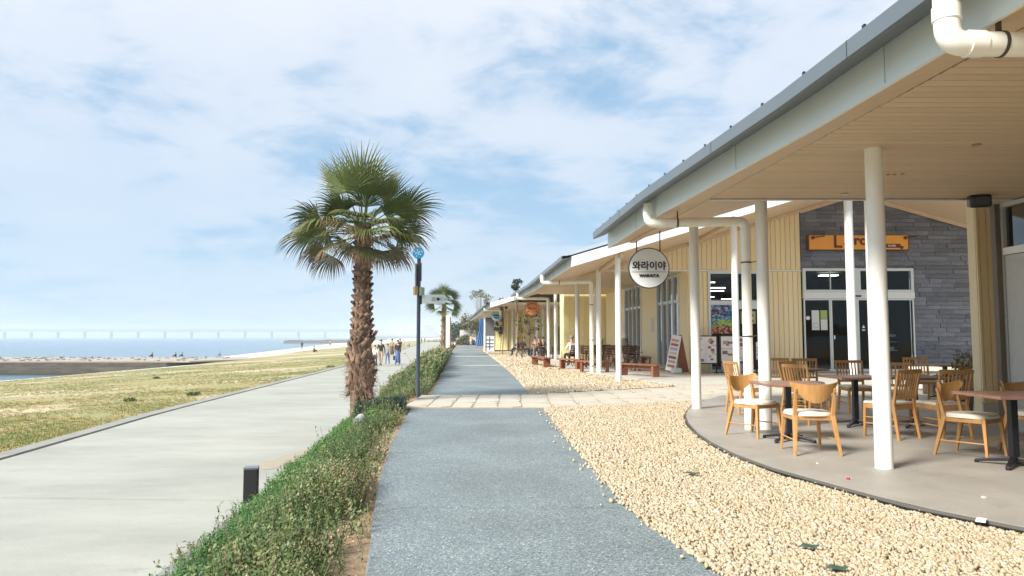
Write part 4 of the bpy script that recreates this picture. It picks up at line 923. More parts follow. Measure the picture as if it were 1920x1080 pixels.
def pedestal_table():
    t = thing('square_table', (0, 0, 0), '', 'table', 'square walnut tables on the patio')
    MB().box((0, 0, .715), (.76, .76, .03)).build('tabletop', m_top, t, bevel=.003)
    MB().box((0, 0, .36), (.07, .07, .66)).build('post', m_black, t, bevel=.004)
    MB().box((0, 0, .69), (.4, .4, .015)).build('top_plate', m_black, t)
    for k in range(4):
        a_ = R(45 + 90 * k); c, s = math.cos(a_), math.sin(a_); mb = MB(); mb.bar((c * .03, s * .03, .075), (c * .34, s * .34, .03), .055, .045, w2=.045, t2=.025); mb.tube([(c * .33, s * .33, .0), (c * .33, s * .33, .03)], .022, 10); mb.build('foot', m_black, t, bevel=.004)
    return t
tb = pedestal_table(); tb.location = G(3.49, 9.18); tb.rotation_euler = (0, 0, R(-2)); tb['label'] = 'square walnut table between the two left curved-back chairs'
for x, y, a_, l in ((5.06, 10.7, 2, 'square walnut table in the middle, left of the nearest column'), (5.25, 13.25, 6, 'square walnut table at the rear left, before the yellow boards'), (5.88, 10.6, -3, 'square walnut table half hidden between slat-back chairs, right of the column'), (5.08, 7.38, 1, 'square walnut table cut by the right edge of the view'), (9.15, 15.3, 4, 'dark square table in the distance before the slate wall')):
    copy_thing(tb, G(x, y), R(a_), l)
# potted shrub by the boarded corner
def leaves_np(n, cen, rad, size, up=.3, shell=.35):
    d = rng.normal(size=(n, 3)); d /= np.linalg.norm(d, axis=1)[:, None]; r = (shell + (1 - shell) * rng.uniform(0, 1, n)) ** .7
    P = np.array(cen) + d * r[:, None] * np.array(rad); bv = np.array([(0, 0, 0), (.28, .5, .06), (0, 1, 0), (-.28, .5, .06)]) ; bf = np.array([(0, 1, 2, 3)])
    return replicate(bv, bf, P, rand_rot(n), rng.uniform(.7, 1.3, n) * size, rng.uniform(0, 1, n))
m_leaf = mat('green_leaf', (.03, .06, .02), .5, attr='tint', ramp=[(0, (.03, .06, .02)), (.6, (.08, .13, .035)), (1, (.17, .22, .06))])
m_dleaf = mat('dark_green_leaf', (.02, .04, .02), .5, attr='tint', ramp=[(0, (.012, .022, .014)), (.7, (.03, .06, .03)), (1, (.07, .12, .05))])
m_oleaf = mat('olive_leaf', (.06, .07, .02), .6, attr='tint', ramp=[(0, (.08, .09, .03)), (.6, (.16, .16, .06)), (1, (.26, .22, .10))])
def foliage(name, arrs, m, parent, label=None, cat=None, kind=None):
    off = 0; Vs, Fs, Ts = [], [], []
    for V, Fq, T in arrs: Vs.append(V); Fs.append(Fq + off); Ts.append(T); off += len(V)
    V = np.concatenate(Vs); org = np.zeros(3)
    if parent is not None: org = np.array(parent.location[:])
    o = bpy.data.objects.new(name, np_mesh(name, V - org, np.concatenate(Fs), m, np.concatenate(Ts))); COL.objects.link(o); o.parent = parent; return tag(o, label, cat, None, kind)
pp = thing('potted_shrub', (8.0, 12.85, ZD), 'wispy shrub in a grey pot by the boarded corner of the nearest cafe', 'plant')
MB().tube([(8.0, 12.85, .06), (8.0, 12.85, .42), (8.0, 12.85, .46)], [.13, .17, .175], 18).build('pot', mat('dark_grey_pot', (.08, .08, .075), .6), pp, True)
foliage('foliage', [leaves_np(320, (8.05, 12.85, .85), (.22, .2, .32), .07)], m_oleaf, pp)
pb = thing('planter_box', (9.6, 16.3, ZD), 'low planter with small green shrubs beyond the far patio chairs', 'planter')
MB().b2((9.4, 16.2, .06), (11.5, 16.6, .30)).build('box', m_soil, pb); foliage('foliage', [leaves_np(1500, (10.4, 16.4, .4), (1.0, .22, .2), .07)], m_leaf, pb)
bn = thing('pale_bench', (9.0, 18.5, ZD), 'long pale bench beyond the patio chairs before the slate wall', 'bench'); MB().b2((10.3, 18.3, .50), (12.2, 18.8, .60)).build('seat', m_cream, bn)
for x in (10.4, 11.9): MB().b2((x, 18.4, .06), (x + .1, 18.7, .50)).build('leg', m_cream, bn)
# loudspeaker under the ceiling corner
spk = thing('speaker', (6.5, 9.95, 3.1), 'black loudspeaker bracketed under the ceiling corner above the boarded wall', 'speaker')
xs, zs = at(1836, 377, 9.7)
MB().box((xs, 9.7, zs), (.26, .2, .17), rz=R(-18), rx=R(12)).build('cabinet', m_black, spk, bevel=.03); MB().box((xs + .1, 9.78, zs + .1), (.12, .05, .12)).build('bracket', m_black, spk)
# litter
for u, v, c, l, w in ((1590, 899, (.6, .02, .03), 'tiny red scrap on the patio edge', .04), (1840, 977, (.85, .85, .85), 'white paper scrap lying on the gravel by the patio edge', .10), (1845, 934, (.7, .6, .5), 'pale crumpled wrapper on the near patio', .035), (1533, 870, (.7, .68, .6), 'small pale crumb on the patio in front of the chair', .02)):
    x, y = on(u, v, .06); tag(MB().box((x, y, .068), (w, w * .6, .012), rz=random.uniform(0, 3)).build('litter', mat('litter_%d' % u, c, .6)), l, 'litter')

# ------------------------------------------------------------------ veranda furniture
def bench(x0, y0, x1, y1, label):
    d = Vector((x1 - x0, y1 - y0)); c = ((x0 + x1) / 2, (y0 + y1) / 2); L_ = d.length; rz = math.atan2(d.y, d.x)
    t = thing('wooden_bench', (0, 0, 0), label, 'bench', 'red brown plank benches along the gravel')
    MB().box((0, 0, .39), (L_, .34, .055)).build('seat', m_bench, t, bevel=.006)
    for s in (-1, 1): MB().box((s * (L_ / 2 - .2), 0, .18), (.09, .30, .36)).build('leg', m_bench, t, bevel=.005); 
    MB().box((0, 0, .28), (L_ - .4, .04, .08)).build('brace', m_bench, t)
    t.location = (c[0], c[1], .056); t.rotation_euler = (0, 0, rz); return t
bench(3.72, 25.0, 4.8, 23.5, 'plank bench nearest to us, right of the front veranda column')
bench(2.45, 27.4, 3.75, 27.0, 'plank bench behind the downpipe and thick column')
bench(1.95, 30.2, 2.85, 29.4, 'plank bench behind which the man in white sits')
bench(1.05, 34.3, 1.55, 31.3, 'plank bench seen end-on beside the steel post')
bench(6.05, 33.6, 6.35, 32.3, 'small dark bench against the yellow wall between shop doors')
def folding_chair(name='folding_chair', m=m_dkwood):
    t = thing(name, (0, 0, 0), '', 'chair', 'dark folding chairs on the veranda')
    for s in (-1, 1):
        MB().bar((s * .22, .22, 0), (s * .20, -.18, .95), .035, .022, side=(1, 0, 0)).build('leg', m, t); MB().bar((s * .19, -.24, 0), (s * .19, .18, .46), .03, .022, side=(1, 0, 0)).build('leg', m, t)
    for i in range(5): MB().box((0, -.17 + i * .085, .455), (.40, .07, .018)).build('seat_slat', m, t)
    for i in range(4): z = .62 + i * .095; MB().box((0, .215 - z * .421 , z), (.42, .018, .065), rx=R(-20)).build('back_slat', m, t)
    MB().tube([(-.2, .13, .2), (.2, .13, .2)], .012, 8).build('stretcher', m, t)
    return t
fc = folding_chair(); fc.location = (3.1, 30.6, .056); fc.rotation_euler = (0, 0, R(170)); fc['label'] = 'dark folding chair nearest the man in white'
fl_ = ['dark folding chair in the veranda cluster, just right of the third column', 'dark folding chair in the veranda cluster, between downpipe and column', 'dark folding chair at the front of the cluster behind the downpipe bench', 'dark folding chair in the middle of the veranda cluster', 'dark folding chair at the back of the cluster by the yellow wall', 'dark folding chair beside the spiky potted plant', 'dark folding chair just left of the front veranda column', 'dark folding chair tucked behind the front veranda column', 'dark folding chair at the back, left of the small potted plant', 'dark folding chair at the far left of the cluster', 'dark folding chair pushed against the middle table', 'dark folding chair facing away beside the terracotta pot']
fp = [(3.65, 32.4, 20), (3.4, 29.4, 185), (3.9, 28.6, 5), (4.15, 31.2, 200), (4.5, 35, 10), (4.9, 30.4, 190), (4.35, 29.5, 95), (4.75, 28.4, 20), (3.95, 34.2, 180), (3.1, 33.5, 0), (4.6, 33, -20), (5.2, 31.6, 30)]
for (x, y, a_), l in zip(fp, fl_): copy_thing(fc, (x, y, .056), R(a_), l)
def wood_table():
    t = thing('slatted_table', (0, 0, 0), '', 'table', 'dark slatted tables on the veranda')
    for i in range(8): MB().box((0, -.35 + i * .1, .72), (.95, .085, .025)).build('top_slat', m_dkwood, t)
    for s in (-1, 1): MB().bar((s * .38, -.3, 0), (s * .38, .3, .70), .05, .03).build('leg', m_dkwood, t); MB().bar((s * .38, .3, 0), (s * .38, -.3, .70), .05, .03).build('leg', m_dkwood, t)
    return t
wt = wood_table(); wt.location = (3.55, 30.9, .056); wt['label'] = 'dark slatted table among the folding chairs, behind the downpipe'
for x, y, l in ((4.5, 31.9, 'dark slatted table near the spiky potted plant'), (3.6, 35.6, 'dark slatted table at the rear of the folding chairs'), (4.45, 27.9, 'dark slatted table behind the front veranda column')): copy_thing(wt, (x, y, .056), R(8), l)
# stanchion
sx_, sy_ = on(1001, 682, 0); st = thing('barrier_post', (sx_, sy_, 0), 'shiny steel barrier post on a round base beside the end bench', 'post')
MB().tube([(sx_, sy_, .01), (sx_, sy_, .05)], [.2, .17], 24).build('base', m_steel, st, True); MB().tube([(sx_, sy_, .05), (sx_, sy_, .98)], .035, 16).build('pole', m_steel, st, True); MB().tube([(sx_, sy_, .93), (sx_, sy_, 1.0)], .05, 16).build('cap', m_bracket, st, True)
# spiky potted plants
def spiky(x, y, h, label, n=46, pot=.3):
    t = thing('spiky_potted_plant', (x, y, .056), label, 'plant', 'potted plants along the veranda wall'); MB().tube([(x, y, .06), (x, y, .06 + pot)], [.14, .19], 16).build('pot', mat('terracotta', (.17, .07, .04), .7), t, True)
    MB().tube([(x, y, .3), (x, y, h * .6)], .03, 8).build('stem', m_dkwood, t)
    mb = MB()
    for i in range(n):
        a_ = random.uniform(0, 6.28); el = random.uniform(-.3, 1.3); L_ = random.uniform(.3, .5); d = Vector((math.cos(a_) * math.cos(el), math.sin(a_) * math.cos(el), math.sin(el))); p = Vector((x, y, h * random.uniform(.5, .75))); s = d.cross(Vector((0, 0, 1))).normalized() * .028
        m_ = p + d * L_ * .5 + Vector((0, 0, .02)); e_ = p + d * L_ + Vector((0, 0, -.06)); mb.add([p - s * .4, p + s * .4, m_ + s, m_ - s, e_], [(0, 1, 2, 3), (3, 2, 4)])
    mb.build('foliage', mat('spiky_leaf', (.018, .04, .02), .45), t)
spiky(5.3, 33.6, 1.45, 'spiky dark potted plant by the glazed shopfront'); spiky(5.0, 40.4, 1.5, 'smaller spiky plant against the yellow block beyond the columns', 26)
pa = thing('folded_parasol', (4.82, 31.2, .056), 'beige draped cloth standing between the front column and the potted plant', 'parasol')
MB().tube([(4.82, 31.2, .3), (4.82, 31.2, .6), (4.82, 31.2, 1.1), (4.82, 31.2, 1.32)], [.12, .16, .17, .06], 12).build('cloth', mat('beige_cloth', (.55, .45, .33), .8), pa, True); MB().tube([(4.82, 31.2, 0.06), (4.82, 31.2, .3)], .03, 8).build('pole', m_dkwood, pa)

# ------------------------------------------------------------------ people
m_skin = mat('skin', (.50, .30, .21), .55); m_hair = mat('dark_hair', (.02, .014, .012), .55); m_mask = mat('face_mask', (.8, .82, .84), .7)
def cloth(c): return mat('cloth_%02x%02x%02x' % tuple(int(v * 255) for v in c), c, .85)
def person(loc, rz, h, pose, top, legs, shoes, label, hair='short', sleeves='long', mask=False, group=None, skirt=False, hat=None, twist=0, phase=1):
    k = h / 1.7; J = {}
    if pose in ('stand', 'walk'):
        s = .16 * phase if pose == 'walk' else .0
        J = dict(pel=(0, 0, .93), wst=(0, .0, 1.08), chs=(0, .01, 1.30), nk=(0, .0, 1.46), hd0=(0, .015, 1.55), hd1=(0, .02, 1.65))
        for n, sg in (('l', -1), ('r', 1)):
            w = s * sg
            J.update({n + 'hip': (sg * .09, 0, .88), n + 'kn': (sg * .10, w * .9 + .03, .49), n + 'an': (sg * .10, w * 1.5 - (.06 if w < 0 else 0), .09 + (.04 if w < 0 else 0)), n + 'to': (sg * .115, w * 1.5 + .13, .035 + (.0 if w < 0 else 0)),
                      n + 'sh': (sg * .165, 0, 1.39), n + 'el': (sg * .215, -w * .6 - .01, 1.13), n + 'wr': (sg * .215, -w * 1.1 + .07, .90), n + 'ha': (sg * .21, -w * 1.2 + .09, .80), n + 'th': (sg * .19, -w * 1.2 + .12, .84)})
    else:   # seated on a 0.45 m seat, or on the ground
        zs = .52 if pose == 'sit' else .13
        J = dict(pel=(0, 0, zs), wst=(0, .02, zs + .15), chs=(0, .05, zs + .37), nk=(0, .07, zs + .53), hd0=(0, .09, zs + .62), hd1=(0, .10, zs + .72))
        for n, sg in (('l', -1), ('r', 1)):
            kz = zs + .0 if pose == 'sit' else .42; ay = .47 if pose == 'sit' else .55
            J.update({n + 'hip': (sg * .09, .02, zs - .02), n + 'kn': (sg * .12, .44 if pose == 'sit' else .38, kz), n + 'an': (sg * .12, ay, .09), n + 'to': (sg * .13, ay + .14, .035),
                      n + 'sh': (sg * .165, .05, zs + .46), n + 'el': (sg * .23, .16, zs + .22), n + 'wr': (sg * .12, .36, zs + .20), n + 'ha': (sg * .08, .43, zs + .22), n + 'th': (sg * .05, .40, zs + .26)})
    rad = dict(pel=(.155, .115), wst=(.135, .10), chs=(.165, .115), nk=(.055, .055), hd0=(.075, .085), hd1=(.085, .10))
    for n in 'lr': rad.update({n + 'hip': (.095, .095), n + 'kn': (.062, .065), n + 'an': (.042, .045), n + 'to': (.045, .03), n + 'sh': (.062, .062), n + 'el': (.043, .043), n + 'wr': (.03, .03), n + 'ha': (.038, .02), n + 'th': (.012, .012)})
    names = list(J); E_ = [('pel', 'wst'), ('wst', 'chs'), ('chs', 'nk'), ('nk', 'hd0'), ('hd0', 'hd1')]
    for n in 'lr': E_ += [('pel', n + 'hip'), (n + 'hip', n + 'kn'), (n + 'kn', n + 'an'), (n + 'an', n + 'to'), ('chs', n + 'sh'), (n + 'sh', n + 'el'), (n + 'el', n + 'wr'), (n + 'wr', n + 'ha'), (n + 'wr', n + 'th')]
    me = bpy.data.meshes.new('p'); me.from_pydata([tuple(c * k for c in J[n]) for n in names], [(names.index(a_), names.index(b_)) for a_, b_ in E_], [])
    o = bpy.data.objects.new('p', me); COL.objects.link(o); md = o.modifiers.new('s', 'SKIN'); md.use_smooth_shade = True
    for i, n in enumerate(names): me.skin_vertices[0].data[i].radius = (rad[n][0] * k, rad[n][1] * k); me.skin_vertices[0].data[i].use_root = n == 'pel'
    sb_ = o.modifiers.new('u', 'SUBSURF'); sb_.levels = 1; sb_.render_levels = 1
    dg = bpy.context.evaluated_depsgraph_get(); dg.update(); bm_ = bpy.data.meshes.new_from_object(o.evaluated_get(dg)); bpy.data.objects.remove(o); bm_.name = 'body'
    bm_.materials.clear()
    for m_ in (m_skin, cloth(top), cloth(legs), cloth(shoes)): bm_.materials.append(m_)
    seg = []
    for a_, b_ in E_:
        key = b_
        mi = 0 if b_ in ('nk', 'hd0', 'hd1') else 1 if b_ in ('wst', 'chs', 'lsh', 'rsh', 'lel', 'rel') else 2 if b_[1:] in ('hip', 'kn', 'an') else 3 if b_[1:] == 'to' else 1 if b_[1:] == 'wr' and sleeves == 'long' else 0
        if sleeves == 'short' and b_[1:] in ('el',): mi = 1
        seg.append((Vector(J[a_]) * k, Vector(J[b_]) * k, mi))
    for p in bm_.polygons:
        c = p.center; best = None
        for a_, b_, mi in seg:
            d = b_ - a_; t_ = max(0, min(1, (c - a_).dot(d) / d.length_squared)); dd = (c - (a_ + d * t_)).length
            if best is None or dd < best[0]: best = (dd, mi, t_)
        mi = best[1]
        if sleeves == 'short' and mi == 1 and False: mi = 0
        p.material_index = mi; p.use_smooth = True
    t = thing('person', loc, label, 'person', group, rz)
    bo = bpy.data.objects.new('body', bm_); COL.objects.link(bo); bo.parent = t
    hz_ = Vector(J['hd1']) * k; mb = MB()
    mb.ball(hz_ + Vector((0, -.022, .02)) * k, (.095 * k, .105 * k, .10 * k), n=12, m=8)
    if hair == 'long': mb.ball(hz_ + Vector((0, -.05, -.10)) * k, (.09 * k, .06 * k, .16 * k), n=10, m=8)
    def child(mb_, name, m_):
        me_ = mb_.mesh(name, m_, True); q_ = bpy.data.objects.new(name, me_); COL.objects.link(q_); q_.parent = t; return q_
    child(mb, 'hair', m_hair if hair != 'grey' else mat('grey_hair', (.25, .22, .2), .6))
    fm = MB(); fm.ball(hz_ + Vector((0, .10, -.035)) * k, (.014 * k, .02 * k, .02 * k), n=6, m=5)
    for sg in (-1, 1): fm.ball(hz_ + Vector((sg * .092, .01, -.02)) * k, (.012 * k, .02 * k, .028 * k), n=6, m=5)
    child(fm, 'nose_and_ears', m_skin)
    ey = MB()
    for sg in (-1, 1): ey.ball(hz_ + Vector((sg * .032, .092, .0)) * k, .009 * k, n=6, m=4)
    ey.box(hz_ + Vector((0, .085, -.075)) * k, (.04 * k, .01 * k, .008 * k)); child(ey, 'eyes_and_mouth', m_hair)
    if mask: mm = MB(); mm.ball(hz_ + Vector((0, .055, -.055)) * k, (.07 * k, .055 * k, .05 * k), n=10, m=6); child(mm, 'face_mask', m_mask)
    if hat: hm = MB(); hm.ball(hz_ + Vector((0, -.01, .05)) * k, (.10 * k, .11 * k, .08 * k), n=12, m=6); hm.tube([hz_ + Vector((0, 0, .04)) * k, hz_ + Vector((0, 0, .05)) * k], .16 * k, 14); child(hm, 'hat', cloth(hat))
    if skirt: sk = MB(); p_ = Vector(J['pel']) * k; sk.tube([p_ + Vector((0, 0, .08 * k)), p_ + Vector((0, 0, -.1 * k)), p_ + Vector((0, 0, -.78 * k))], [.135 * k, .175 * k, .21 * k], 14); child(sk, 'long_skirt', cloth(legs))
    return t
W_ = (.72, .70, .66); BK = (.02, .02, .022); NV = (.03, .05, .10); BL = (.10, .17, .30); BG = (.42, .33, .22)
def prom_pt(u, v): x, y = on(u, v, Z_PROM); return (x, y, Z_PROM)
g1 = 'people strolling on the promenade'
person(prom_pt(703, 687), R(184), 1.35, 'walk', W_, (.06, .14, .20), BK, 'child in white top and dark jeans walking at the left of the group', sleeves='short', mask=True, group=g1)
person(prom_pt(714, 686), R(176), 1.72, 'walk', BK, BG, BK, 'man in black t-shirt and beige trousers walking with the children', sleeves='short', mask=True, group=g1, phase=-1)
person(prom_pt(726.5, 683), R(182), 1.42, 'walk', (.30, .30, .34), BL, BK, 'girl in grey top and blue jeans beside the man in black', hair='long', mask=True, group=g1)
person(prom_pt(735, 667), R(10), 1.72, 'walk', (.36, .30, .22), (.16, .08, .05), BK, 'person in a beige coat and brown skirt walking away behind the group', group=g1, skirt=True)
wm = person(prom_pt(745.5, 684), R(180), 1.68, 'walk', BK, (.10, .16, .33), BK, 'woman in black top and long blue skirt at the right of the group', hair='long', mask=True, group=g1, skirt=True)
person(prom_pt(750, 662), R(5), 1.70, 'walk', BK, NV, BK, 'person in dark clothes just behind the woman in the blue skirt', group=g1, phase=-1)
bxx, bxy, _ = prom_pt(740.5, 682); tag(MB().box((bxx, bxy, .07 + Z_PROM + .35), (.26, .12, .32)).build('handbag', m_black, None, bevel=.02), 'black bag carried beside the long blue skirt', 'bag')
person(prom_pt(757, 653), R(170), 1.5, 'stand', (.5, .4, .28), BG, BK, 'figure in sandy clothes standing further along the promenade edge', group=g1)
person(prom_pt(768, 650), R(90), 1.5, 'ground', (.35, .2, .12), BK, BK, 'person crouching low at the sand edge beyond the strollers', group=g1)
person(prom_pt(790.5, 643), R(170), 1.75, 'stand', (.22, .04, .05), BK, BK, 'distant person in dark red top standing by the sand', group='people by the beach')
person(prom_pt(796.5, 642.5), R(150), 1.75, 'stand', (.03, .05, .04), BK, BK, 'distant thin figure in black standing right of the red top', group='people by the beach')
for u, v, l in ((803, 641.5, 'distant person sitting low on the promenade edge'), (807, 641, 'distant person sitting close to another on the promenade edge'), (814, 640.5, 'distant person in black sitting with a group by the sand'), (817.5, 640, 'rightmost distant person sitting by the sand left of the small palm')): person(prom_pt(u, v), R(random.uniform(60, 300)), 1.7, 'ground', BK if u > 810 else NV, BK, BK, l, group='people by the beach')
def land_pt(u, v, z0=-1.5):
    z = z0
    for _ in range(12): x, y = on(u, v, z); z = .5 * z + .5 * z_land(x, y)
    return (x, y, z)
for u, v, h, pose, top, l in ((245, 688, 1.7, 'ground', (.30, .33, .55), 'person in lavender top sitting at the foot of the stone groyne'), (251, 688, 1.6, 'ground', NV, 'person in navy sitting right of the lavender top'), (207, 691, 1.2, 'stand', BK, 'small child in black at the foot of the stone groyne'), (413, 667, 1.7, 'ground', BK, 'dark figure crouching on the grass edge by the water'), (588, 661, 1.7, 'ground', (.1, .12, .08), 'person sitting on the green grass left of the palm trunk'), (566, 655, 1.7, 'stand', BK, 'lone person standing on the white beach'), (619, 650, 1.7, 'stand', (.35, .3, .3), 'faint figure on the white beach beside the palm trunk')):
    x, y, z = land_pt(u, v); person((x, y, z), R(random.uniform(0, 360)), h, pose, top, BK, BK, l, group='people by the beach')
for u, l in ((286, 'person sitting on top of the stone groyne, leftmost dark figure'), (330, 'person on the groyne top near its landward end, left of the pair'), (342, 'person on the groyne top near its landward end, right of the pair')):
    x, y = on(u, 670, -1.45); person((x, y, -1.42), R(90), 1.25, 'ground', BK, BK, BK, l, group='people by the beach')
# cafe customers
def ter(u, v): x, y = on(u, v, .06); return (x, y, .056)
person((2.72, 32.4, .056), R(28), 1.75, 'sit', W_, BK, BK, 'grey-haired man in white jacket seated with his back to us', hair='grey')
copy_thing(fc, (2.75, 32.35, .056), R(28), 'slatted chair under the man in the white jacket')
for u, v, top, a_, l in ((1017, 672, BK, 200, 'seated customer in black with long hair behind the steel post'), (1004, 671, (.25, .12, .10), 160, 'seated customer leaning over the table left of the steel post'), (1010, 669, BK, 190, 'seated customer with dark hair at the middle of the far tables'), (980, 668, BK, 250, 'seated customer in black at the far left tables'), (972.5, 667, BK, 100, 'seated customer half behind the far column')):
    p = ter(u, v); person(p, R(a_), 1.68, 'sit', top, BK, BK, l, hair='long', group='customers at the far cafe tables'); copy_thing(fc, p, R(a_), 'folding chair under the ' + l.replace('seated ', ''))
for u, v, l in ((990, 670, 'wooden table between the far customers in black'), (1025, 673, 'wooden table right of the steel post'), (1032, 672, 'reddish table near the far thin columns')): copy_thing(wt, ter(u, v), R(5), l)
# people far along the path
for u, v, top, lg, l, h in ((883, 647.5, (.62, .40, .36), W_, 'distant person in pink and white on the path by the blue tarpaulin', 1.7), (888.5, 647, W_, BL, 'distant person in white and blue on the path, middle of the trio', 1.5), (895.5, 646.5, NV, NV, 'distant person in navy beside the blue tarpaulin', 1.7)):
    x, y = on(u, v, 0); person((x, y, 0), R(180), h, 'walk', top, lg, BK, l, group='people far along the path')
for u, v, top, l in ((842.5, 654, (.65, .36, .38), 'person in pink sitting on the planted bank right of the white post'), (850, 655, BK, 'person in black sitting at the bank edge beside the path'), (853, 652, W_, 'person in white sitting beyond the hedge end'), (861.5, 645, BK, 'distant dark figure near the low green mound')):
    x, y = on(u, v, 0); person((x, y, 0), R(120), 1.7, 'ground', top, BK, BK, l, group='people far along the path')

# tricycle parked on the promenade by the hedge
tx, ty, _ = prom_pt(773, 694); tr = thing('tricycle', (tx, ty, Z_PROM), 'small pink child tricycle parked by the hedge, behind the sign pole', 'tricycle')
m_pink = mat('pink_plastic', (.60, .24, .18), .4)
def wheel(c, r): MB().tube([(c[0] - .02, c[1], c[2]), (c[0] + .02, c[1], c[2])], r, 18).build('wheel', m_black, tr, True); MB().tube([(c[0] - .025, c[1], c[2]), (c[0] + .025, c[1], c[2])], r * .55, 14).build('hub', mat('grey_plastic', (.35, .35, .35), .5), tr, True)
def T(x, y, z): return (tx + x, ty + y, Z_PROM + z)
for c, r in ((T(-.22, 0, .13), .13), (T(.25, .2, .10), .10), (T(.25, -.2, .10), .10)):
    MB().tube([(c[0], c[1] - .02, c[2]), (c[0], c[1] + .02, c[2])], r, 18).build('wheel', m_black, tr, True); MB().tube([(c[0], c[1] - .026, c[2]), (c[0], c[1] + .026, c[2])], r * .5, 14).build('hub', mat('grey_plastic', (.45, .42, .40), .5), tr, True)
MB().tube([T(-.22, 0, .14), T(-.13, 0, .48), T(-.12, 0, .55)], .022, 10).build('fork', m_pink, tr, True); MB().tube([T(-.14, -.18, .54), T(-.14, .18, .54)], .015, 8).build('handlebar', m_black, tr, True)
MB().tube([T(-.16, 0, .36), T(.05, 0, .22), T(.25, 0, .16)], .03, 10).build('frame', m_pink, tr, True); MB().box(T(.1, 0, .30), (.24, .20, .05)).build('seat', m_pink, tr, bevel=.02); MB().box(T(.22, 0, .40), (.04, .2, .2)).build('seat_back', m_pink, tr, bevel=.015)
MB().tube([T(.3, 0, .2), T(-.45, .1, .95)], .012, 8).build('push_handle', m_steel, tr, True); MB().ball(T(-.46, .1, .97), .035).build('handle_grip', m_black, tr, True)

# ------------------------------------------------------------------ path-side furniture
def bollard(u, v, w, h, label, z=Z_PROM):
    x, y = on(u, v, z); t = thing('bollard', (x, y, z), label, 'bollard', 'short black square bollards at the promenade edge')
    MB().box((x, y, z + h / 2 - .1), (w, w, h + .2), rz=R(12)).build('post', mat('matt_black', (.012, .012, .014), .7), t, bevel=.006); MB().box((x, y, z + h + .004), (w * 1.02, w * 1.02, .02), rz=R(12)).build('cap', mat('cap_metal', (.22, .22, .27), .25, metal=.5), t); return t
bollard(470, 942, .155, .40, 'nearest black square bollard, half sunk in the green bank'); bollard(745.5, 723, .15, .42, 'black bollard beyond the palm, left of the sign pole'); bollard(797, 688, .16, .45, 'small black bollard far behind the sign pole by the hedge'); 
SPX, SPY = on(783.5, 741, 0)
sp_t = thing('signpost', (SPX, SPY, 0), 'tall dark signpost with round blue wave disc and white arrow board', 'signpost')
MB().tube([(SPX, SPY, -.05), (SPX, SPY, 3.25)], .045, 16).build('pole', m_navy, sp_t, True)
zc_ = at(782, 475, SPY)[1]
ds = MB().tube([(SPX - .01, SPY - .07, zc_), (SPX - .01, SPY - .045, zc_)], .138, 32).build('disc', mat('blue_disc', (.03, .26, .48), .4), sp_t, True)
mb = MB()
for k in range(10):
    a_ = k * 2.4; r = .018 + .0095 * k; mb.ball((SPX - .01 + r * math.cos(a_), SPY - .071, zc_ + r * math.sin(a_)), (.014, .004, .010), n=6, m=4)
mb.build('wave_emblem', m_signw, ds)
za = at(815, 561, SPY)[1]; s_ = SPY / F
ab = MB(); ab.prism([(0, 0)] * 0 + [(SPX + .07, za - .105), (SPX + .61, za - .11), (SPX + .70, za), (SPX + .61, za + .11), (SPX + .07, za + .105)], -.012, .012)
ab.v = [(a_, SPY - .03 + c, b_) for a_, b_, c in ab.v]; arrow_b = ab.build('arrow_board', mat('sign_off_white', (.62, .68, .68), .4), sp_t)
mb = MB(); zf_ = SPY - .046
for k in range(3): mb.box((SPX + .36, zf_, za + .03 - k * .03), (.10, .004, .008))
mb.tube([(SPX + .465, zf_ - .003, za), (SPX + .465, zf_ + .003, za)], .038, 20)
for k in range(12):
    a0 = R(60 + k * 20); mb.bar((SPX + .555 + .028 * math.cos(a0), zf_, za + .028 * math.sin(a0)), (SPX + .555 + .028 * math.cos(a0 + R(20)), zf_, za + .028 * math.sin(a0 + R(20))), .012, .006)
mb.bar((SPX + .60, zf_, za), (SPX + .645, zf_, za), .012, .006); mb.add([(SPX + .635, zf_, za - .022), (SPX + .665, zf_, za), (SPX + .635, zf_, za + .022)], [(0, 1, 2)])
mb.build('pictograms', m_ink, arrow_b)
MB().box((SPX + .045, SPY, za), (.07, .09, .24)).build('clamp', m_black, sp_t)
zb_ = at(776, 545, SPY)[1]; MB().box((SPX - .075, SPY - .01, zb_), (.07, .22, .20), rz=R(20)).build('side_board', mat('orange_brown_board', (.42, .24, .10), .5), sp_t); MB().box((SPX + .075, SPY, zb_ - .02), (.05, .2, .2), rz=R(-15)).build('side_board', mat('green_board', (.25, .36, .24), .5), sp_t)
zt_ = at(786, 510, SPY)[1]; mb = MB(); mb.box((SPX + .055, SPY, zt_), (.02, .2, .42), rz=R(10)); mb.box((SPX - .055, SPY, zt_ - .08), (.02, .2, .55), rz=R(-10)); mb.build('vertical_board', mat('grey_sign_board', (.35, .36, .36), .5), sp_t)
# palm uplight
ul = thing('ground_spotlight', (*on(672, 800, -.15), -.15), 'round silver ground spotlight at the foot of the big palm', 'spotlight'); lx, ly = ul.location[0], ul.location[1]
MB().tube([(lx, ly, -.25), (lx, ly, -.06)], .02, 8).build('stake', m_black, ul); MB().tube([(lx, ly - .03, -.085), (lx + .03, ly + .12, -.02)], [.10, .085], 20).build('housing', mat('silver_grey', (.42, .43, .45), .35), ul, True)
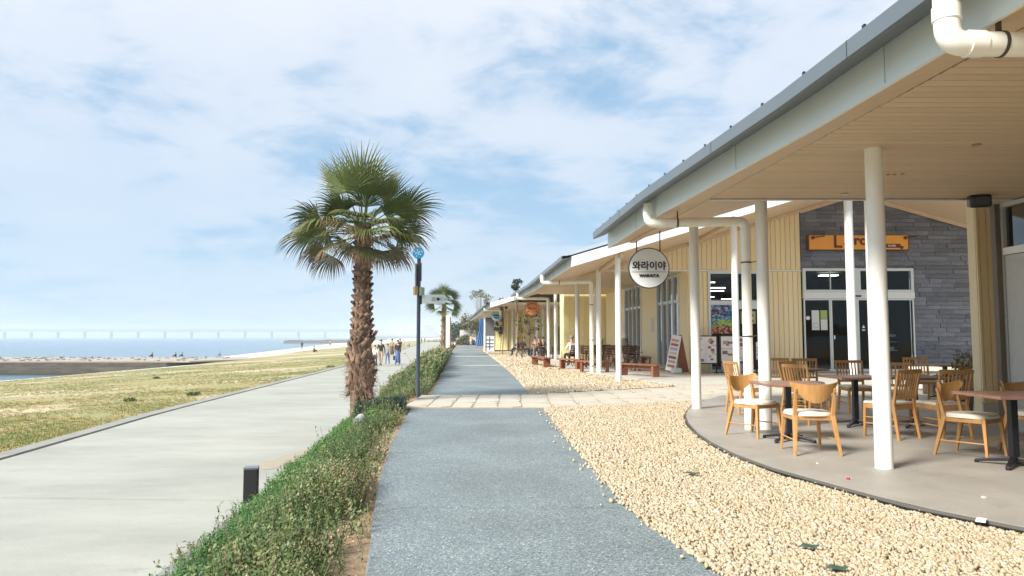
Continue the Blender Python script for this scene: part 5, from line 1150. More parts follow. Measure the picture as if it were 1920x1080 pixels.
# white post and dark lamp by the small palm
x, y = at(839.5, 668, 45)[0], 45; wp = thing('white_post', (x, y, 0), 'tall white square information post by the small palm', 'post'); MB().box((x, y, 1.35), (.24, .2, 2.75)).build('panel', m_cream, wp); MB().box((x + .15, y, 1.3), (.06, .2, 2.6)).build('edge_strip', mat('brown_edge', (.2, .13, .1), .5), wp)
x, y = on(844, 645, 0); lp = thing('street_lamp', (x, y, 0), 'thin dark lamp post beyond the small palm', 'street lamp'); ht = at(844, 602, y)[1]; MB().tube([(x, y, 0), (x, y, ht)], .11, 10).build('pole', m_navy, lp, True); MB().tube([(x, y, ht - .6), (x, y, ht)], .2, 10).build('lamp_head', m_navy, lp, True)

# ------------------------------------------------------------------ palms
m_boot = mat('palm_leaf_base', (.12, .06, .038), .75, col2=(.37, .24, .165), var=.36, scale=9, bump=.8, bscale=30, stretch=(4, 4, .7))
m_trunk = mat('palm_trunk', (.14, .09, .06), .9, col2=(.26, .19, .12), var=.15, scale=12, bump=1, bscale=40)
m_frond = mat('palm_frond', (.1, .15, .03), .42, attr='tint', ramp=[(0, (.12, .17, .028)), (.35, (.065, .11, .018)), (.75, (.13, .155, .034)), (.9, (.24, .20, .08)), (1, (.32, .22, .12))])
m_frond_old = mat('palm_frond_old', (.15, .13, .05), .5, attr='tint', ramp=[(0, (.13, .14, .035)), (.4, (.12, .12, .035)), (.7, (.17, .12, .055)), (1, (.20, .12, .07))])
m_petiole = mat('palm_petiole', (.085, .105, .03), .45, var=.1)
def frond(parent, base, az, el, plen, L0, roll, droop, old, seed, n=36, spread=84):
    """petiole plus fan blade; the fingers are bent by gravity in world space"""
    r = random.Random(seed); b = Vector(base)
    d = Vector((math.cos(az) * math.cos(el), math.sin(az) * math.cos(el), math.sin(el)))
    sag = Vector((0, 0, -.16 * plen * math.cos(el))); tip = b + d * plen + sag; d2 = (d + Vector((0, 0, -.30 * math.cos(el)))).normalized()
    side = d2.cross(Vector((0, 0, 1))); side = side.normalized() if side.length > .1 else Vector((1, 0, 0)); nrm = side.cross(d2)
    Rr = Matrix.Rotation(roll, 3, d2); side, nrm = Rr @ side, Rr @ nrm
    V, Fq, T = [], [], []; ST = 7
    for i in range(n):
        f = -1 + 2 * (i + .5) / n; a_ = R(spread) * f + r.uniform(-.02, .02); L_ = L0 * (1 - .22 * f * f) * r.uniform(.88, 1.07); g = droop * r.uniform(.6, 1.4); sway = Vector((r.uniform(-1, 1), r.uniform(-1, 1), 0)) * .16
        dir0 = (d2 * math.cos(a_) + side * math.sin(a_) + nrm * .12).normalized(); p = tip.copy(); o = len(V); hw0 = math.tan(R(spread) / n) * 1.05
        for j in range(ST + 1):
            t_ = j / ST; rr = L_ * t_; dj = (dir0 + Vector((0, 0, -1)) * g * max(0, t_ - .25) ** 1.5 * 2.0 + sway * max(0, t_ - .5)).normalized()
            w = hw0 * min(rr, L_ * .5) * (1 if t_ < .5 else max(.03, 1 - (t_ - .5) * 1.95)); s_ = dj.cross(nrm); s_ = s_.normalized() if s_.length > .05 else side; nn = s_.cross(dj)
            V += [tuple(p - s_ * w - nn * w * .35), tuple(p + nn * w * .45), tuple(p + s_ * w - nn * w * .35)]; p = p + dj * (L_ / ST)
        for j in range(ST):
            for k in (0, 1): Fq.append((o + j * 3 + k, o + j * 3 + k + 1, o + (j + 1) * 3 + k + 1, o + (j + 1) * 3 + k)); T.append(min(1, max(0, (.05, .15, .3, .45, .6, .76, .95)[j] + r.uniform(-.1, .1))))
    V = np.array(V) - np.array(parent.location[:]); o = bpy.data.objects.new('frond', np_mesh('frond', V, Fq, m_frond_old if old else m_frond, T)); COL.objects.link(o); o.parent = parent
    pm = MB(); pm.tube([b, b + d * plen * .5 + sag * .3, tip, tip + d2 * .10], [.022, .014, .010, .004], 6); pm.build('petiole', m_petiole, parent, True); return o
def palm(base, H, r0, r1, label, nb=230, fronds=(), detail=True, fscale=1.0):
    bx, by, bz = base; t = thing('palm_tree', base, label, 'palm tree', 'fan palms along the planted bank')
    prof = [(0, r0 * .95), (.12, r0 * .90), (.17, r0 * .95), (.30, r0 * .98), (.42, r0 * .82), (.6, r1 * 1.12), (1, r1 * .95)]
    trunk = MB().tube([(bx, by, bz + H * a_) for a_, _ in prof], [b_ * .80 for _, b_ in prof], 24).build('trunk', m_trunk, t, True)
    def rad(t_): return ip(t_, [p[0] for p in prof], [p[1] for p in prof])
    bm_ = []
    for k in range(4):    # leaf bases: short curled tongues, four shapes
        r = random.Random(k); rows = []
        for j in range(4):
            q = j / 3; w = .052 * (1 - .25 * q) * r.uniform(.9, 1.1); y = .004 + .026 * q ** 2; rows.append([(-w, y - .010, q), (-w * .4, y + .008, q + r.uniform(-.02, .05)), (w * .45, y + .010, q + r.uniform(-.05, .02)), (w, y - .010, q - .03)])
        f_ = strip(rows); g_ = strip([[(p[0], p[1] - .016, p[2]) for p in q] for q in rows]); o = len(f_.v); f_.v += g_.v; f_.f += [tuple(i + o for i in q[::-1]) for q in g_.f]; f_.m += g_.m
        for i in range(3): f_.f.append((12 + i, 13 + i, 13 + i + o, 12 + i + o)); f_.m.append(0); f_.f.append((i * 4, (i + 1) * 4, (i + 1) * 4 + o, i * 4 + o)); f_.f.append((i * 4 + 3, i * 4 + 3 + o, (i + 1) * 4 + 3 + o, (i + 1) * 4 + 3)); f_.m += [0, 0]
        bm_.append(f_.mesh('leaf_base', m_boot))
    per = 11; rows_n = int(nb * .80 / per)
    for i in range(rows_n):
        t_ = .40 + .60 * (i + .5) / rows_n; sgn = 1 if i % 2 else -1
        for j in range(per):
            a_ = 2 * math.pi * (j + .5 * (i % 2) + random.uniform(-.12, .12)) / per; rr = rad(t_) * .80; n_ = Vector((math.cos(a_), math.sin(a_), 0))
            rot = Matrix.Rotation(a_ - math.pi / 2, 3, 'Z') @ Matrix.Rotation(sgn * R(random.uniform(34, 52)), 3, 'Y') @ Matrix.Rotation(R(random.uniform(-10, 2)), 3, 'X')
            piece(random.choice(bm_), 'leaf_base', t, Vector((bx, by, bz + H * t_)) + n_ * (rr * .985), (random.uniform(.85, 1.1) * max(.9, r1 / .215), random.uniform(.8, 1.2), random.uniform(.14, .19) * max(.9, r1 / .215)), rot.to_euler())
    for i in range(nb - rows_n * per):      # looser, longer bases on the lower skirt
        t_ = .17 + .25 * i / (nb - rows_n * per); a_ = i * 2.39996; rr = rad(t_) * .80; n_ = Vector((math.cos(a_), math.sin(a_), 0)); up_ = random.random() < .65
        rot = Matrix.Rotation(a_ - math.pi / 2, 3, 'Z') @ Matrix.Rotation(R(random.uniform(-50, 50) if up_ else 180 + random.uniform(-35, 35)), 3, 'Y') @ Matrix.Rotation(R(random.uniform(-16, 0) if up_ else random.uniform(-8, 4)), 3, 'X')
        piece(random.choice(bm_), 'leaf_base', t, Vector((bx, by, bz + H * t_)) + n_ * (rr * .96), (random.uniform(.8, 1.3), random.uniform(.9, 1.4), random.uniform(.20, .32)), rot.to_euler())
    fib = MB()
    for i in range(520 if detail else 60):      # torn fibres round the lower skirt
        t_ = random.uniform(.13, .34); a_ = random.uniform(0, 6.28); rr = rad(t_) * random.uniform(.80, .98); z = bz + H * t_; p = Vector((bx + rr * math.cos(a_), by + rr * math.sin(a_), z)); d = Vector((math.cos(a_) * .4 + random.uniform(-.5, .5), math.sin(a_) * .4 + random.uniform(-.5, .5), random.uniform(-1, .2))).normalized() * random.uniform(.08, .22); fib.bar(p, p + d, random.uniform(.006, .022), .004, w2=.003)
    tag(fib.build('fibres', m_boot, t), kind='stuff')
    top = Vector((bx, by, bz + H))
    for i, (az, el, pl_, R_, roll, droop, old) in enumerate(fronds): frond(t, top + Vector((math.cos(R(az)) * .1, math.sin(R(az)) * .1, -.15 + .25 * math.sin(R(el)))), R(az), R(el), pl_ * fscale, R_ * fscale, R(roll), droop, old, i * 7 + 3, 36 if detail else 22)
    # spear leaves
    mb = MB()
    for k in range(7 if detail else 3): a_ = k * 1.1; mb.bar(top + Vector((.03 * math.cos(a_), .03 * math.sin(a_), -.1)), top + Vector((.12 * math.cos(a_), .12 * math.sin(a_), random.uniform(.7, 1.1))), .03, .012, w2=.006)
    mb.build('spear_leaf', m_frond, t)
    return t
rf = random.Random(5)
fr_big = []   # azimuth (0 right, 90 away, -90 towards us), elevation, petiole, blade, roll, droop, old
for a_, e_, p_, b_, rl in ((-96, 80, .72, 1.02, 6), (-62, 68, .62, .9, -14), (-138, 66, .70, .92, 22), (88, 74, .7, .95, 0), (35, 58, .7, .85, -30), (168, 56, .80, .92, 34), (-18, 48, .66, .8, -38)): fr_big.append((a_, e_, p_, b_, rl, .22, False))
for k in range(5): a_ = -75 + 72 * k + rf.uniform(-8, 8); side_ = math.cos(R(a_)); fr_big.append((a_, rf.uniform(42, 55), .45, rf.uniform(.66, .8), -30 * side_ + rf.uniform(-15, 15), rf.uniform(.5, .9), False))
for k in range(9): a_ = -80 + 40 * k + rf.uniform(-8, 8); side_ = math.cos(R(a_)); fr_big.append((a_, rf.uniform(18, 40), rf.uniform(.6, .9), rf.uniform(.66, .95), -35 * side_ + rf.uniform(-12, 12), rf.uniform(.6, 1.0), False))
for k in range(10): a_ = -100 + 36 * k + rf.uniform(-8, 8); side_ = math.cos(R(a_)); rt = -70 < a_ < 20; fr_big.append((a_, rf.uniform(2, 12), (.56 if rt else .68) + .22 * abs(side_) * (not rt), rf.uniform(.66, .98), -30 * side_ + rf.uniform(-25, 25), rf.uniform(1.0, 2.0), k % 5 == 0))
for k in range(6): a_ = -90 + 60 * k + rf.uniform(-10, 10); fr_big.append((a_, rf.uniform(12, 24), .34, rf.uniform(.6, .72), rf.uniform(-20, 20), rf.uniform(1.0, 1.6), False))
for k in range(8): a_ = -70 + 45 * k + rf.uniform(-8, 8); side_ = math.cos(R(a_)); fr_big.append((a_, rf.uniform(-22, -8), .52 + .22 * max(0, -side_), rf.uniform(.62, .78), -25 * side_, rf.uniform(1.8, 2.6), True))
PX_, PY_ = on(676, 792, -.40)
palm((PX_, PY_, -.45), 4.12, .295, .175, 'large shaggy fan palm in the foreground bank, its brown trunk crossing the horizon', 285, fr_big)
fr_s = [(a_, el, .55, .72, rl, .7, False) for a_, el, rl in ((-90, 75, 0), (-40, 50, -30), (-140, 50, 30), (0, 40, -50), (180, 40, 50), (90, 55, 0), (-90, 25, 0), (-30, 10, -40), (-150, 10, 40), (0, -5, -60), (180, 0, 60), (-60, -15, -20), (-120, -15, 20), (60, 10, 0), (-10, -30, -50), (120, 15, 0), (-90, -30, 0))] + [(a_, el, .25, .7, 0, .8, False) for a_, el in ((-90, 50), (-60, 25), (-120, 25), (90, 40), (-90, 5), (0, 20), (180, 20))]
x, y = on(833, 655, 0); y = 53.0; x = at(832, 655, y)[0]
palm((x, y, -.2), 4.15, .27, .20, 'smaller fan palm further along the bank beside the white post', 90, fr_s, False, 1.15)

# ------------------------------------------------------------------ planted bank
def bankz(x, y):
    xl, xr = X_promR(y) + .1, X_pathL(y) - .05; t_ = np.clip((x - xl) / (xr - xl), 0, 1); return Z_PROM - .02 + (.55) * np.clip(t_ * 1.15, 0, 1)
def bank_pts(n, y0, y1, t0, t1):
    Y = rng.uniform(y0, y1, n); T_ = rng.uniform(t0, t1, n); xl, xr = X_promR(Y) + .24, X_pathL(Y) - .02; X = xl + (xr - xl) * T_; k = (Y < 13.9) | (Y > 17.2) | (T_ < 1); return X[k], Y[k], T_[k]
def sprig(nl, h, ls, seed, lean=.25, fine=True):
    r = np.random.default_rng(seed); P, Fq = [], []
    def addq(a_, b_, c, d): o = len(P); P.extend([a_, b_, c, d]); Fq.append((o, o + 1, o + 2, o + 3))
    top = np.array([lean * h, 0, h]); w = .002 + .0012 * h / .3
    addq((-w, 0, 0), (w, 0, 0), (top[0] + w * .3, 0, h), (top[0] - w * .3, 0, h))
    for i in range(nl):
        t_ = .15 + .85 * (i + .5) / nl; p = top * t_ * np.array([t_, 1, 1]); a_ = r.uniform(0, 6.28); el = r.uniform(.1, .9); d = np.array([math.cos(a_) * math.cos(el), math.sin(a_) * math.cos(el), math.sin(el)]); s = np.cross(d, [0, 0, 1]); s /= np.linalg.norm(s) + 1e-6; L_ = ls * r.uniform(.7, 1.25)
        addq(tuple(p), tuple(p + d * L_ * .5 + s * L_ * .24), tuple(p + d * L_), tuple(p + d * L_ * .5 - s * L_ * .24))
    return np.array(P), np.array(Fq)
from mathutils import noise as mnoise
def plants(name, n, y0, y1, t0, t1, nl, h, ls, m, label, cat, hf=None, tint=(0, 1), patch=None, seed=1, tilt=.25):
    X, Y, T_ = bank_pts(n, y0, y1, t0, t1); arrs = []
    pn = np.array([mnoise.noise((x * 1.1, y * 1.1, seed * 3.7)) for x, y in zip(X, Y)])
    if patch: k = patch(pn, T_, Y); X, Y, T_, pn = X[k], Y[k], T_[k], pn[k]
    idx = rng.integers(0, 4, len(X))
    for v in range(4):
        q = idx == v; bv, bf = sprig(nl, h, ls, seed * 10 + v); k = q.sum()
        sc = rng.uniform(.55, 1.3, k) * (1 + .7 * pn[q]); 
        if hf is not None: sc = sc * hf(T_[q], Y[q])
        Rm = rotz_np(rng.uniform(0, 6.28, k)); tl = rng.normal(0, tilt, (k, 2)); Z0 = np.zeros(k); cx, sx_ = np.cos(tl[:, 0]), np.sin(tl[:, 0]); Rx = np.stack([np.stack([Z0 + 1, Z0, Z0], -1), np.stack([Z0, cx, -sx_], -1), np.stack([Z0, sx_, cx], -1)], 1)
        V, Fq, Tt = replicate(bv, bf, np.stack([X[q], Y[q], bankz(X[q], Y[q])], 1), Rx @ Rm, sc, np.clip(rng.uniform(tint[0], tint[1], k) * .7 + .15 + pn[q] * .6, 0, 1))
        Tt = np.clip(Tt + rng.normal(0, .12, len(Tt)), 0, 1); arrs.append((V, Fq, Tt))
    return foliage(name, arrs, m, None, label, cat, 'stuff')
m_shrub = mat('shrub_leaf', (.05, .08, .02), .5, attr='tint', ramp=[(0, (.035, .07, .022)), (.35, (.075, .13, .035)), (.65, (.13, .18, .05)), (.88, (.22, .23, .085)), (1, (.25, .18, .10))])
m_clover = mat('bright_leaf', (.06, .16, .02), .5, attr='tint', ramp=[(0, (.035, .095, .02)), (.5, (.075, .18, .035)), (1, (.14, .26, .055))])
rows = [[(X_promR(y) + .1 + (X_pathL(y) - .03 - X_promR(y) - .1) * t_, y, float(bankz(X_promR(y) + .1 + (X_pathL(y) - .03 - X_promR(y) - .1) * t_, y)) + .01 + (.02 * mnoise.noise((t_ * 6, y * 2, 0)))) for t_ in np.linspace(0, 1, 12)] for y in list(np.linspace(-2, 20, 60)) + list(np.linspace(21, 120, 60))]
struct('soil_bank', strip(rows), m_soil, True)
np_near = lambda pn, T_, Y: (Y < 13.75)
plants('shrubs', 23000, 3.0, 14.2, .24, .95, 14, .22, .021, m_shrub, 'dense low small-leaved shrubs covering the near planted bank', 'shrubs', hf=lambda T_, Y: .55 + .65 * np.sin(np.clip((T_ - .22) / .75, 0, 1) * math.pi), patch=lambda pn, T_, Y: (T_ > .40 + .25 * pn) & (T_ < .82 + .12 * pn + .06 * np.sin(Y * 2.3)) | (rng.uniform(0, 1, len(T_)) < .05), seed=1, tilt=.4)
plants('tall_sprigs', 60, 4.6, 14.5, .12, .6, 22, .36, .028, m_shrub, 'taller loose twigs standing out of the near bank', 'shrubs', tint=(.1, .6), seed=2, tilt=.16)
plants('clover', 21000, 3.0, 14.8, .0, .66, 8, .17, .026, m_clover, 'bright green leafy ground cover along the promenade side of the bank', 'ground cover', patch=lambda pn, T_, Y: (T_ < .48 + .25 * pn + .05 * np.sin(Y * 3)), seed=3, tilt=.4)
plants('far_shrubs', 12000, 17.1, 40, .05, .97, 10, .34, .05, m_shrub, 'dense low hedge between the crossing and the small palm', 'hedge', hf=lambda T_, Y: (.8 + .75 * T_) * np.clip((Y - 15) / 8, .5, 1.1), seed=4, tilt=.35)
plants('far_clover', 5000, 14.4, 36, .0, .35, 7, .16, .04, m_clover, 'bright green ground cover beyond the palm along the promenade', 'ground cover', seed=5, tilt=.4)
plants('distant_shrubs', 5000, 40, 62, .05, 1, 8, .46, .09, m_shrub, 'distant end of the hedge round the small palm', 'hedge', hf=lambda T_, Y: 1.1, seed=6, tilt=.35)
plants('crossing_shrubs', 2600, 13.0, 14.1, .3, .93, 16, .28, .028, m_dleaf, 'dark little bush where the bank meets the stone crossing', 'shrub', seed=8, tilt=.4)
plants('spill_plants', 500, 3.2, 13, .78, 1.0, 14, .17, .026, m_shrub, 'sparse sprigs on the bare soil beside the path', 'shrubs', patch=lambda pn, T_, Y: pn > -.05, seed=9, tilt=.6)
plants('crack_weeds', 380, 3.2, 11, -.16, -.04, 7, .13, .03, m_oleaf, 'thin line of dry weeds in the crack beside the promenade', 'weeds', seed=13, tilt=.8, patch=lambda pn, T_, Y: pn > .05)
plants('dry_stalks', 160, 3.2, 14, .2, .9, 3, .26, .018, m_oleaf, 'thin dry stalks among the bank plants', 'stalks', seed=11, tilt=.3)
# stone chips and dry litter on the soil
X, Y, T_ = bank_pts(2600, 3, 13.9, .72, 1.0); n = len(X); S = rng.uniform(.004, .014, n)
V, Fq, Tn = replicate(iv, if_, np.stack([X, Y, bankz(X, Y) + .012], 1), rand_rot(n), np.stack([S * 1.4, S, S * .6], 1), rng.uniform(0, 1, n)); o = bpy.data.objects.new('stone_chips', np_mesh('stone_chips', V, Fq, m_peb, Tn)); COL.objects.link(o); tag(o, 'pale stone chips scattered over the bare soil by the path', 'stones', kind='stuff')
# dry grass on the field
n = 44000; Yg = 9 + 70 * rng.uniform(0, 1, n) ** 1.5; xe = X_promL(Yg) - .36; Xg_ = xe - rng.uniform(0, 1, n) ** 1.2 * np.clip(Yg * .75 - 2, 4, 36)
pn = np.array([mnoise.fractal((x * .22, y * .3, 1.7), 1, 2, 3) for x, y in zip(Xg_, Yg)]); k = pn > -.18 + rng.normal(0, .18, n); Xg_, Yg, pn = Xg_[k], Yg[k], pn[k]
zg_ = np.array([z_land(x, y) for x, y in zip(Xg_, Yg)]); n = len(Xg_); tv, tf = [], []
for i in range(6): a_ = i * 1.05; c, s = math.cos(a_), math.sin(a_); o = len(tv); tv += [(c * .01 - s * .006, s * .01 + c * .006, 0), (c * .01 + s * .006, s * .01 - c * .006, 0), (c * .05, s * .05, 1 - .1 * (i % 3)), (c * .05, s * .05, 1 - .1 * (i % 3))]; tf.append((o, o + 1, o + 2, o + 3))
tv = np.array([(v[0], v[1], v[2]) for v in tv]); tf3 = np.array([f[:3] for f in tf])
V, Fq, Tn = replicate(tv, tf3, np.stack([Xg_, Yg, zg_ - .005], 1), rotz_np(rng.uniform(0, 6.28, n)), np.stack([rng.uniform(1, 2.4, n)] * 2 + [rng.uniform(.025, .075, n)], 1), np.clip(rng.uniform(0, .8, n) + pn * .8, 0, 1))
m_blade = mat('dry_grass', (.2, .2, .06), .7, attr='tint', ramp=[(0, (.42, .34, .15)), (.4, (.34, .29, .10)), (.75, (.22, .23, .06)), (1, (.12, .18, .04))])
o = bpy.data.objects.new('dry_grass', np_mesh('dry_grass', V, Fq, m_blade, Tn)); COL.objects.link(o); tag(o, 'short dry grass tufts over the sandy field beside the promenade', 'grass', kind='stuff')
for u, v, s, l in ((293, 710, .22, 'small dark weed clump in the dry field, far left one'), (362, 742, .24, 'green weed clump in the dry field nearest the kerb'), (245, 753, .2, 'flat green weed patch in the dry field, left of the kerb one'), (619, 689, .3, 'dark weed tuft on the kerb near the palm trunk')):
    x, y, z = land_pt(u, v, -.9); foliage('weed_clump', [leaves_np(260, (x, y, z + .05), (s, s, .06), .07)], m_leaf, None, l, 'weed')

# ------------------------------------------------------------------ shore, groynes, bridge, far land
m_rock = mat('groyne_stone', (.05, .045, .035), .9, col2=(.14, .125, .10), var=.1, scale=1.3, bump=1.5, bscale=3, stretch=(.4, 1, 2.5)); m_rockw = mat('wet_groyne_stone', (.05, .05, .03), .8, var=.2, scale=2)
gr = thing('stone_groyne', (-60, 90, -3), 'long low stepped stone groyne running into the sea at the left', 'groyne')
for z0, z1, yf in ((-3.6, -2.75, 83.2), (-2.75, -2.15, 84.2), (-2.15, -1.62, 85.0)):
    MB().prism([(-130, yf), (-40.5, yf - .4), (-37, 90), (-37, 101), (-130, 101)], z0, z1 - .002).build('stone_step', m_rockw if z1 < -2.7 else m_rock, gr)
MB().prism([(-130, 85.6), (-38, 85.2), (-33, 92), (-37, 101.5), (-130, 101.5)], -1.62, -1.45).build('sandy_top', mat('groyne_top_sand', (.36, .32, .26), .9, col2=(.48, .43, .36), var=.08, scale=1.5), gr)
st_m = unit_box('groyne_stone', mat('pale_rubble', (.34, .28, .24), .9, var=.25))
for i in range(150):
    x = random.uniform(-82, -38); piece(st_m, 'groyne_stone', gr, (x, random.uniform(85.6, 100.5), -1.42), (random.uniform(.25, .6), random.uniform(.2, .5), random.uniform(.08, .2)), (0, 0, random.uniform(0, 3)))
def jetty(u0, u1, v0, v1, z1, label, depth=18, m=m_rock):
    x0, y0 = on(u0, v0, -3); x1, y1 = on(u1, v1, -3); t = thing('jetty', ((x0 + x1) / 2, y0, -3), label, 'jetty')
    n = 14; mb = MB(); f0 = []; 
    rows = [[(x0 + (x1 - x0) * i / n, y0 + (y1 - y0) * i / n, -3.3), (x0 + (x1 - x0) * i / n, y0 + 3 + (y1 - y0) * i / n, z1 + random.uniform(-.3, .2)), (x0 + (x1 - x0) * i / n, y0 + depth + (y1 - y0) * i / n, z1 + random.uniform(-.2, .2)), (x0 + (x1 - x0) * i / n, y0 + depth + 3 + (y1 - y0) * i / n, -3.3)] for i in range(n + 1)]
    mb = strip(rows); mb.f += [(0, 1, 2, 3)]; mb.m += [0]; mb.build('rubble_mound', m, t)
jetty(530, 650, 644, 644, -.9, 'dark rubble jetty left of the palm trunk'); jetty(606, 720, 639.5, 639, -1.5, 'thin distant jetty right behind the palm trunk', 20); jetty(690, 840, 635.2, 634.2, 3.0, 'long faint breakwater along the horizon right of the palm', 60)
m_bridge = mat('bridge_steel', (.20, .24, .28), .6)
br = thing('sea_bridge', (-600, 2250, -3), 'long hazy sea bridge on many piers across the horizon', 'bridge')
def bz_at(v, Y=2250): return at(960, v, Y)[1]
xa, xb = at(-40, 620, 2250)[0], at(700, 620, 2250)[0]
for z0, z1 in ((22.5, 25.3), (17.6, 19.4)): MB().b2((xa, 2244, z0), (xb, 2256, z1)).build('deck', m_bridge, br)
tz = MB(); x = xa; k = 0
while x < xb: tz.bar((x, 2245, 19), (x + 12, 2245, 23), 1.0, 1.0); tz.bar((x + 12, 2245, 23), (x + 24, 2245, 19), 1.0, 1.0); x += 24
tz.build('truss', m_bridge, br)
pm_ = MB(); pm_.b2((-2.4, -4, 0), (-.7, 4, 1)); pm_.b2((.7, -4, 0), (2.4, 4, 1)); pme = pm_.mesh('pier', m_bridge); x = at(9, 620, 2250)[0]
while x < xb: piece(pme, 'pier', br, (x, 2250, -4), (1, 1, 21.6)); x += 50 / F * 2250
br2 = thing('sea_bridge', (-100, 3000, -3), 'fainter far continuation of the bridge right of the palm trunk', 'bridge')
MB().b2((at(690, 617, 3000)[0], 2990, 30), (at(800, 617, 3000)[0], 3000, 33)).build('deck', m_bridge, br2)
for u in (700, 730, 760, 790): piece(pme, 'pier', br2, (at(u, 620, 3000)[0], 2995, -4), (1, 1, 34))
m_far = mat('far_land', (.12, .16, .18), .9)
ft = MB(); pts = []; random.seed(3)
for i in range(24): u = 698 + i * 9; pts.append((at(u, 630, 3100)[0], CAM_H - 0 + random.uniform(6, 16) * (1 if i > 0 else .2)))
for i in range(len(pts) - 1): ft.prism([(pts[i][0], 3100), (pts[i + 1][0], 3100), (pts[i + 1][0], 3400), (pts[i][0], 3400)], -3, [pts[i][1], pts[i + 1][1], pts[i + 1][1], pts[i][1]])
struct('far_shore', ft, m_far)
FB = thing('far_building', (at(802, 620, 3050)[0], 3050, 0), 'faint distant blocky building on the horizon left of the small palm', 'building')
for u0, u1, v in ((797, 808, 609), (808, 813, 613), (790, 797, 619), (813, 820, 622)): MB().b2((at(u0, 630, 3050)[0], 3030, -2), (at(u1, 630, 3050)[0], 3060, at(u0, v, 3050)[1])).build('block', m_far, FB)
# end of the path: low wall, mound, trees, tarpaulin, kiosk, masts
x0, y0 = on(866, 648, 0); MB(); wl = tag(MB().b2((at(862, 640, 150)[0], 150, 0), (at(893, 640, 150)[0], 152, at(870, 619, 150)[1])).build('low_wall', m_plinth), 'pale concrete wall closing the far end of the path', 'wall')
foliage('green_mound', [leaves_np(2200, (at(873, 640, 122)[0], 122, .3), (1.6, 1.5, 1.4), .35)], m_oleaf, None, 'low green mound beside the path end', 'shrub')
def broad_tree(x, y, h, r, label, n=1600, m=m_dleaf, ls=.5, sparse=False, z0=0):
    t = thing('tree', (x, y, z0), label, 'tree'); MB().tube([(x, y, z0), (x + .1, y, z0 + h * .5), (x, y, z0 + h * .85)], [h * .009, h * .007, h * .003], 8).build('trunk', m_trunk, t, True)
    br_ = MB()
    arr = []
    for k in range(9 if not sparse else 12):
        a_ = random.uniform(0, 6.28); rr = random.uniform(.1, .75) * r; c = (x + rr * math.cos(a_), y + rr * math.sin(a_), z0 + h * random.uniform(.8 if sparse and h > 4 else .55, .98)); br_.bar((x, y, z0 + h * .45), c, h * .006, h * .006, w2=.01); arr.append(leaves_np(n // 9, c, (r * (.42 if not sparse else .2),) * 2 + (r * (.34 if not sparse else .2),), ls))
    br_.build('branch', m_trunk, t); foliage('crown', arr, m, t); return t
for u, v, Y, r, l in ((868, 612, 165, 3.6, 'round dark tree beyond the low wall, left one'), (880, 606, 175, 4.2, 'taller bushy tree beyond the low wall, middle one'), (893, 598, 150, 4.0, 'olive tree beside the blue tarpaulin'), (857, 622, 190, 3, 'small far tree left of the dark ones')):
    x, zt = at(u, v, Y); broad_tree(x, Y, zt, r, l, 1400, m_dleaf if u != 893 else m_oleaf, .55)
for u, v, Y, l in ((957, 514, 46, 'leggy tree with sparse dark leaves rising behind the far roof'), (932, 556, 56, 'thin leafy branch tip showing above the far canopy')):
    x, zt = at(u, v, Y); broad_tree(x + .4, Y + 2, zt, (.62 if u > 940 else .5), l, 300, m_dleaf, .17, True)
x, zt = at(975, 590, 52); bt = broad_tree(2.2 - .9, 55, 3.3, 1.3, 'small dark-leaved tree seen between the far columns', 260, m_dleaf, .14, True)
x, zt = at(938, 620, 64); broad_tree(x, 64, 2.9, .8, 'little dark tree before the pale yellow siding', 320, m_dleaf, .16, True)
bt2 = broad_tree(at(900, 600, 130)[0], 130, at(900, 545, 130)[1], 3, 'bare pale tree behind the blue tarpaulin', 240, m_oleaf, .4, True)
tpx = at(898, 600, 100)[0]; tp = thing('tarpaulin', (tpx, 100, 0), 'hanging blue tarpaulin beside the far white kiosk', 'tarpaulin')
rows = []
x0, x1 = at(898, 600, 100)[0], at(908, 600, 100)[0]; zt = at(900, 586, 100)[1]
for i in range(13): s = i / 12; x = x0 + (x1 - x0) * s; rows.append([(x - .5 * (1 - s), 100 + .18 * math.sin(i * 2.1), .1), (x, 100 + .25 * math.sin(i * 2.1), zt * .5), (x + .1, 100 + .1 * math.sin(i * 2.1), zt - .4 * (1 - s))])
strip(rows).build('sheet', mat('blue_tarpaulin', (.17, .38, .62), .5, var=.1), tp, True); MB().tube([(x1, 100.2, 0), (x1, 100.2, zt)], .05, 8).build('pole', m_steel, tp)
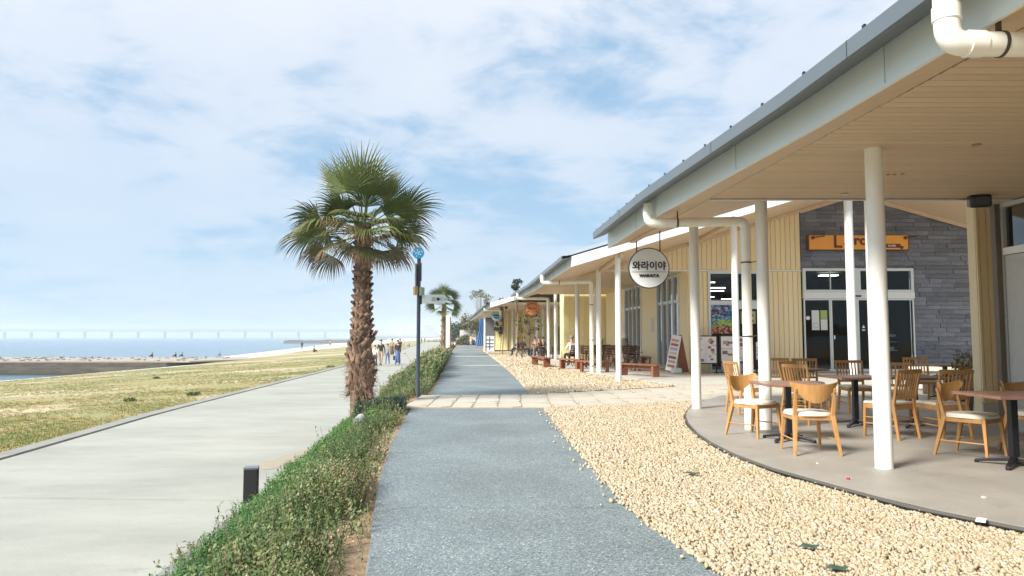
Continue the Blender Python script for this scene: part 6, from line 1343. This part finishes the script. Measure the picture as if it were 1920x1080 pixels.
# kiosk
KY = 66; kx0, kx1 = at(908, 600, KY)[0], at(927, 600, KY)[0]; kk = thing('white_kiosk', (kx0, KY, 0), 'narrow white kiosk with glazed hatch at the start of the far building', 'kiosk')
kz = at(908, 583, KY)[1]; MB().b2((kx0, KY + .1, 0), (kx1, KY + 4, kz)).build('body', m_fascia_w, kk)
fz = lambda v: at(910, v, KY)[1]
MB().b2((kx0 + .12, KY + .05, fz(629)), (kx1 - .05, KY + .098, fz(594))).build('hatch_window', mat('dim_window', (.14, .14, .15), .3), kk); MB().b2((kx0 - .05, KY, 0), (kx0 + .1, KY + .12, kz + .1)).build('corner_post', m_white, kk); MB().b2((kx0 + .1, KY - .02, kz - .6), (kx1, KY + .05, kz)).build('header', m_white, kk)
for v in (637, 644, 650): MB().b2((kx0 + .15, KY + .06, fz(v) - .03), (kx1 - .08, KY + .098, fz(v) + .03)).build('shutter_line', m_navy, kk)
MB().b2(((kx0 + kx1) / 2 - .02, KY + .05, .2), ((kx0 + kx1) / 2 + .02, KY + .097, fz(631))).build('shutter_line', m_navy, kk)
for u, v, Y, w, l, c in ((898, 545, 2600, 21, 'very pale slender tower block above the path end', m_far), (874, 580, 300, .3, 'thin far mast above the trees', m_steel)):
    x, zt = at(u, v, Y); t = thing('tower' if w > 1 else 'mast', (x, Y, 0), l, 'tower' if w > 1 else 'mast'); MB().b2((x - w / 2, Y, 0), (x + w / 2, Y + w, zt)).build('shaft', c, t)
    if w > 1: MB().b2((x - w * .8, Y - 1, zt - 1), (x + w * .8, Y + w + 1, zt)).build('top_deck', c, t)

# ------------------------------------------------------------------ haze over the whole place
hm = bpy.data.materials.new('haze_air'); hm.use_nodes = True; t = hm.node_tree; t.nodes.clear(); pv = t.nodes.new('ShaderNodeVolumePrincipled'); mo = t.nodes.new('ShaderNodeOutputMaterial'); t.links.new(pv.outputs[0], mo.inputs['Volume'])
pv.inputs['Color'].default_value = (.86, .93, 1, 1); pv.inputs['Density'].default_value = .0005; pv.inputs['Anisotropy'].default_value = .2
hz_o = MB().b2((-7100, -320, -7), (3900, 7500, 62)).build('haze', hm); tag(hz_o, kind='stuff')
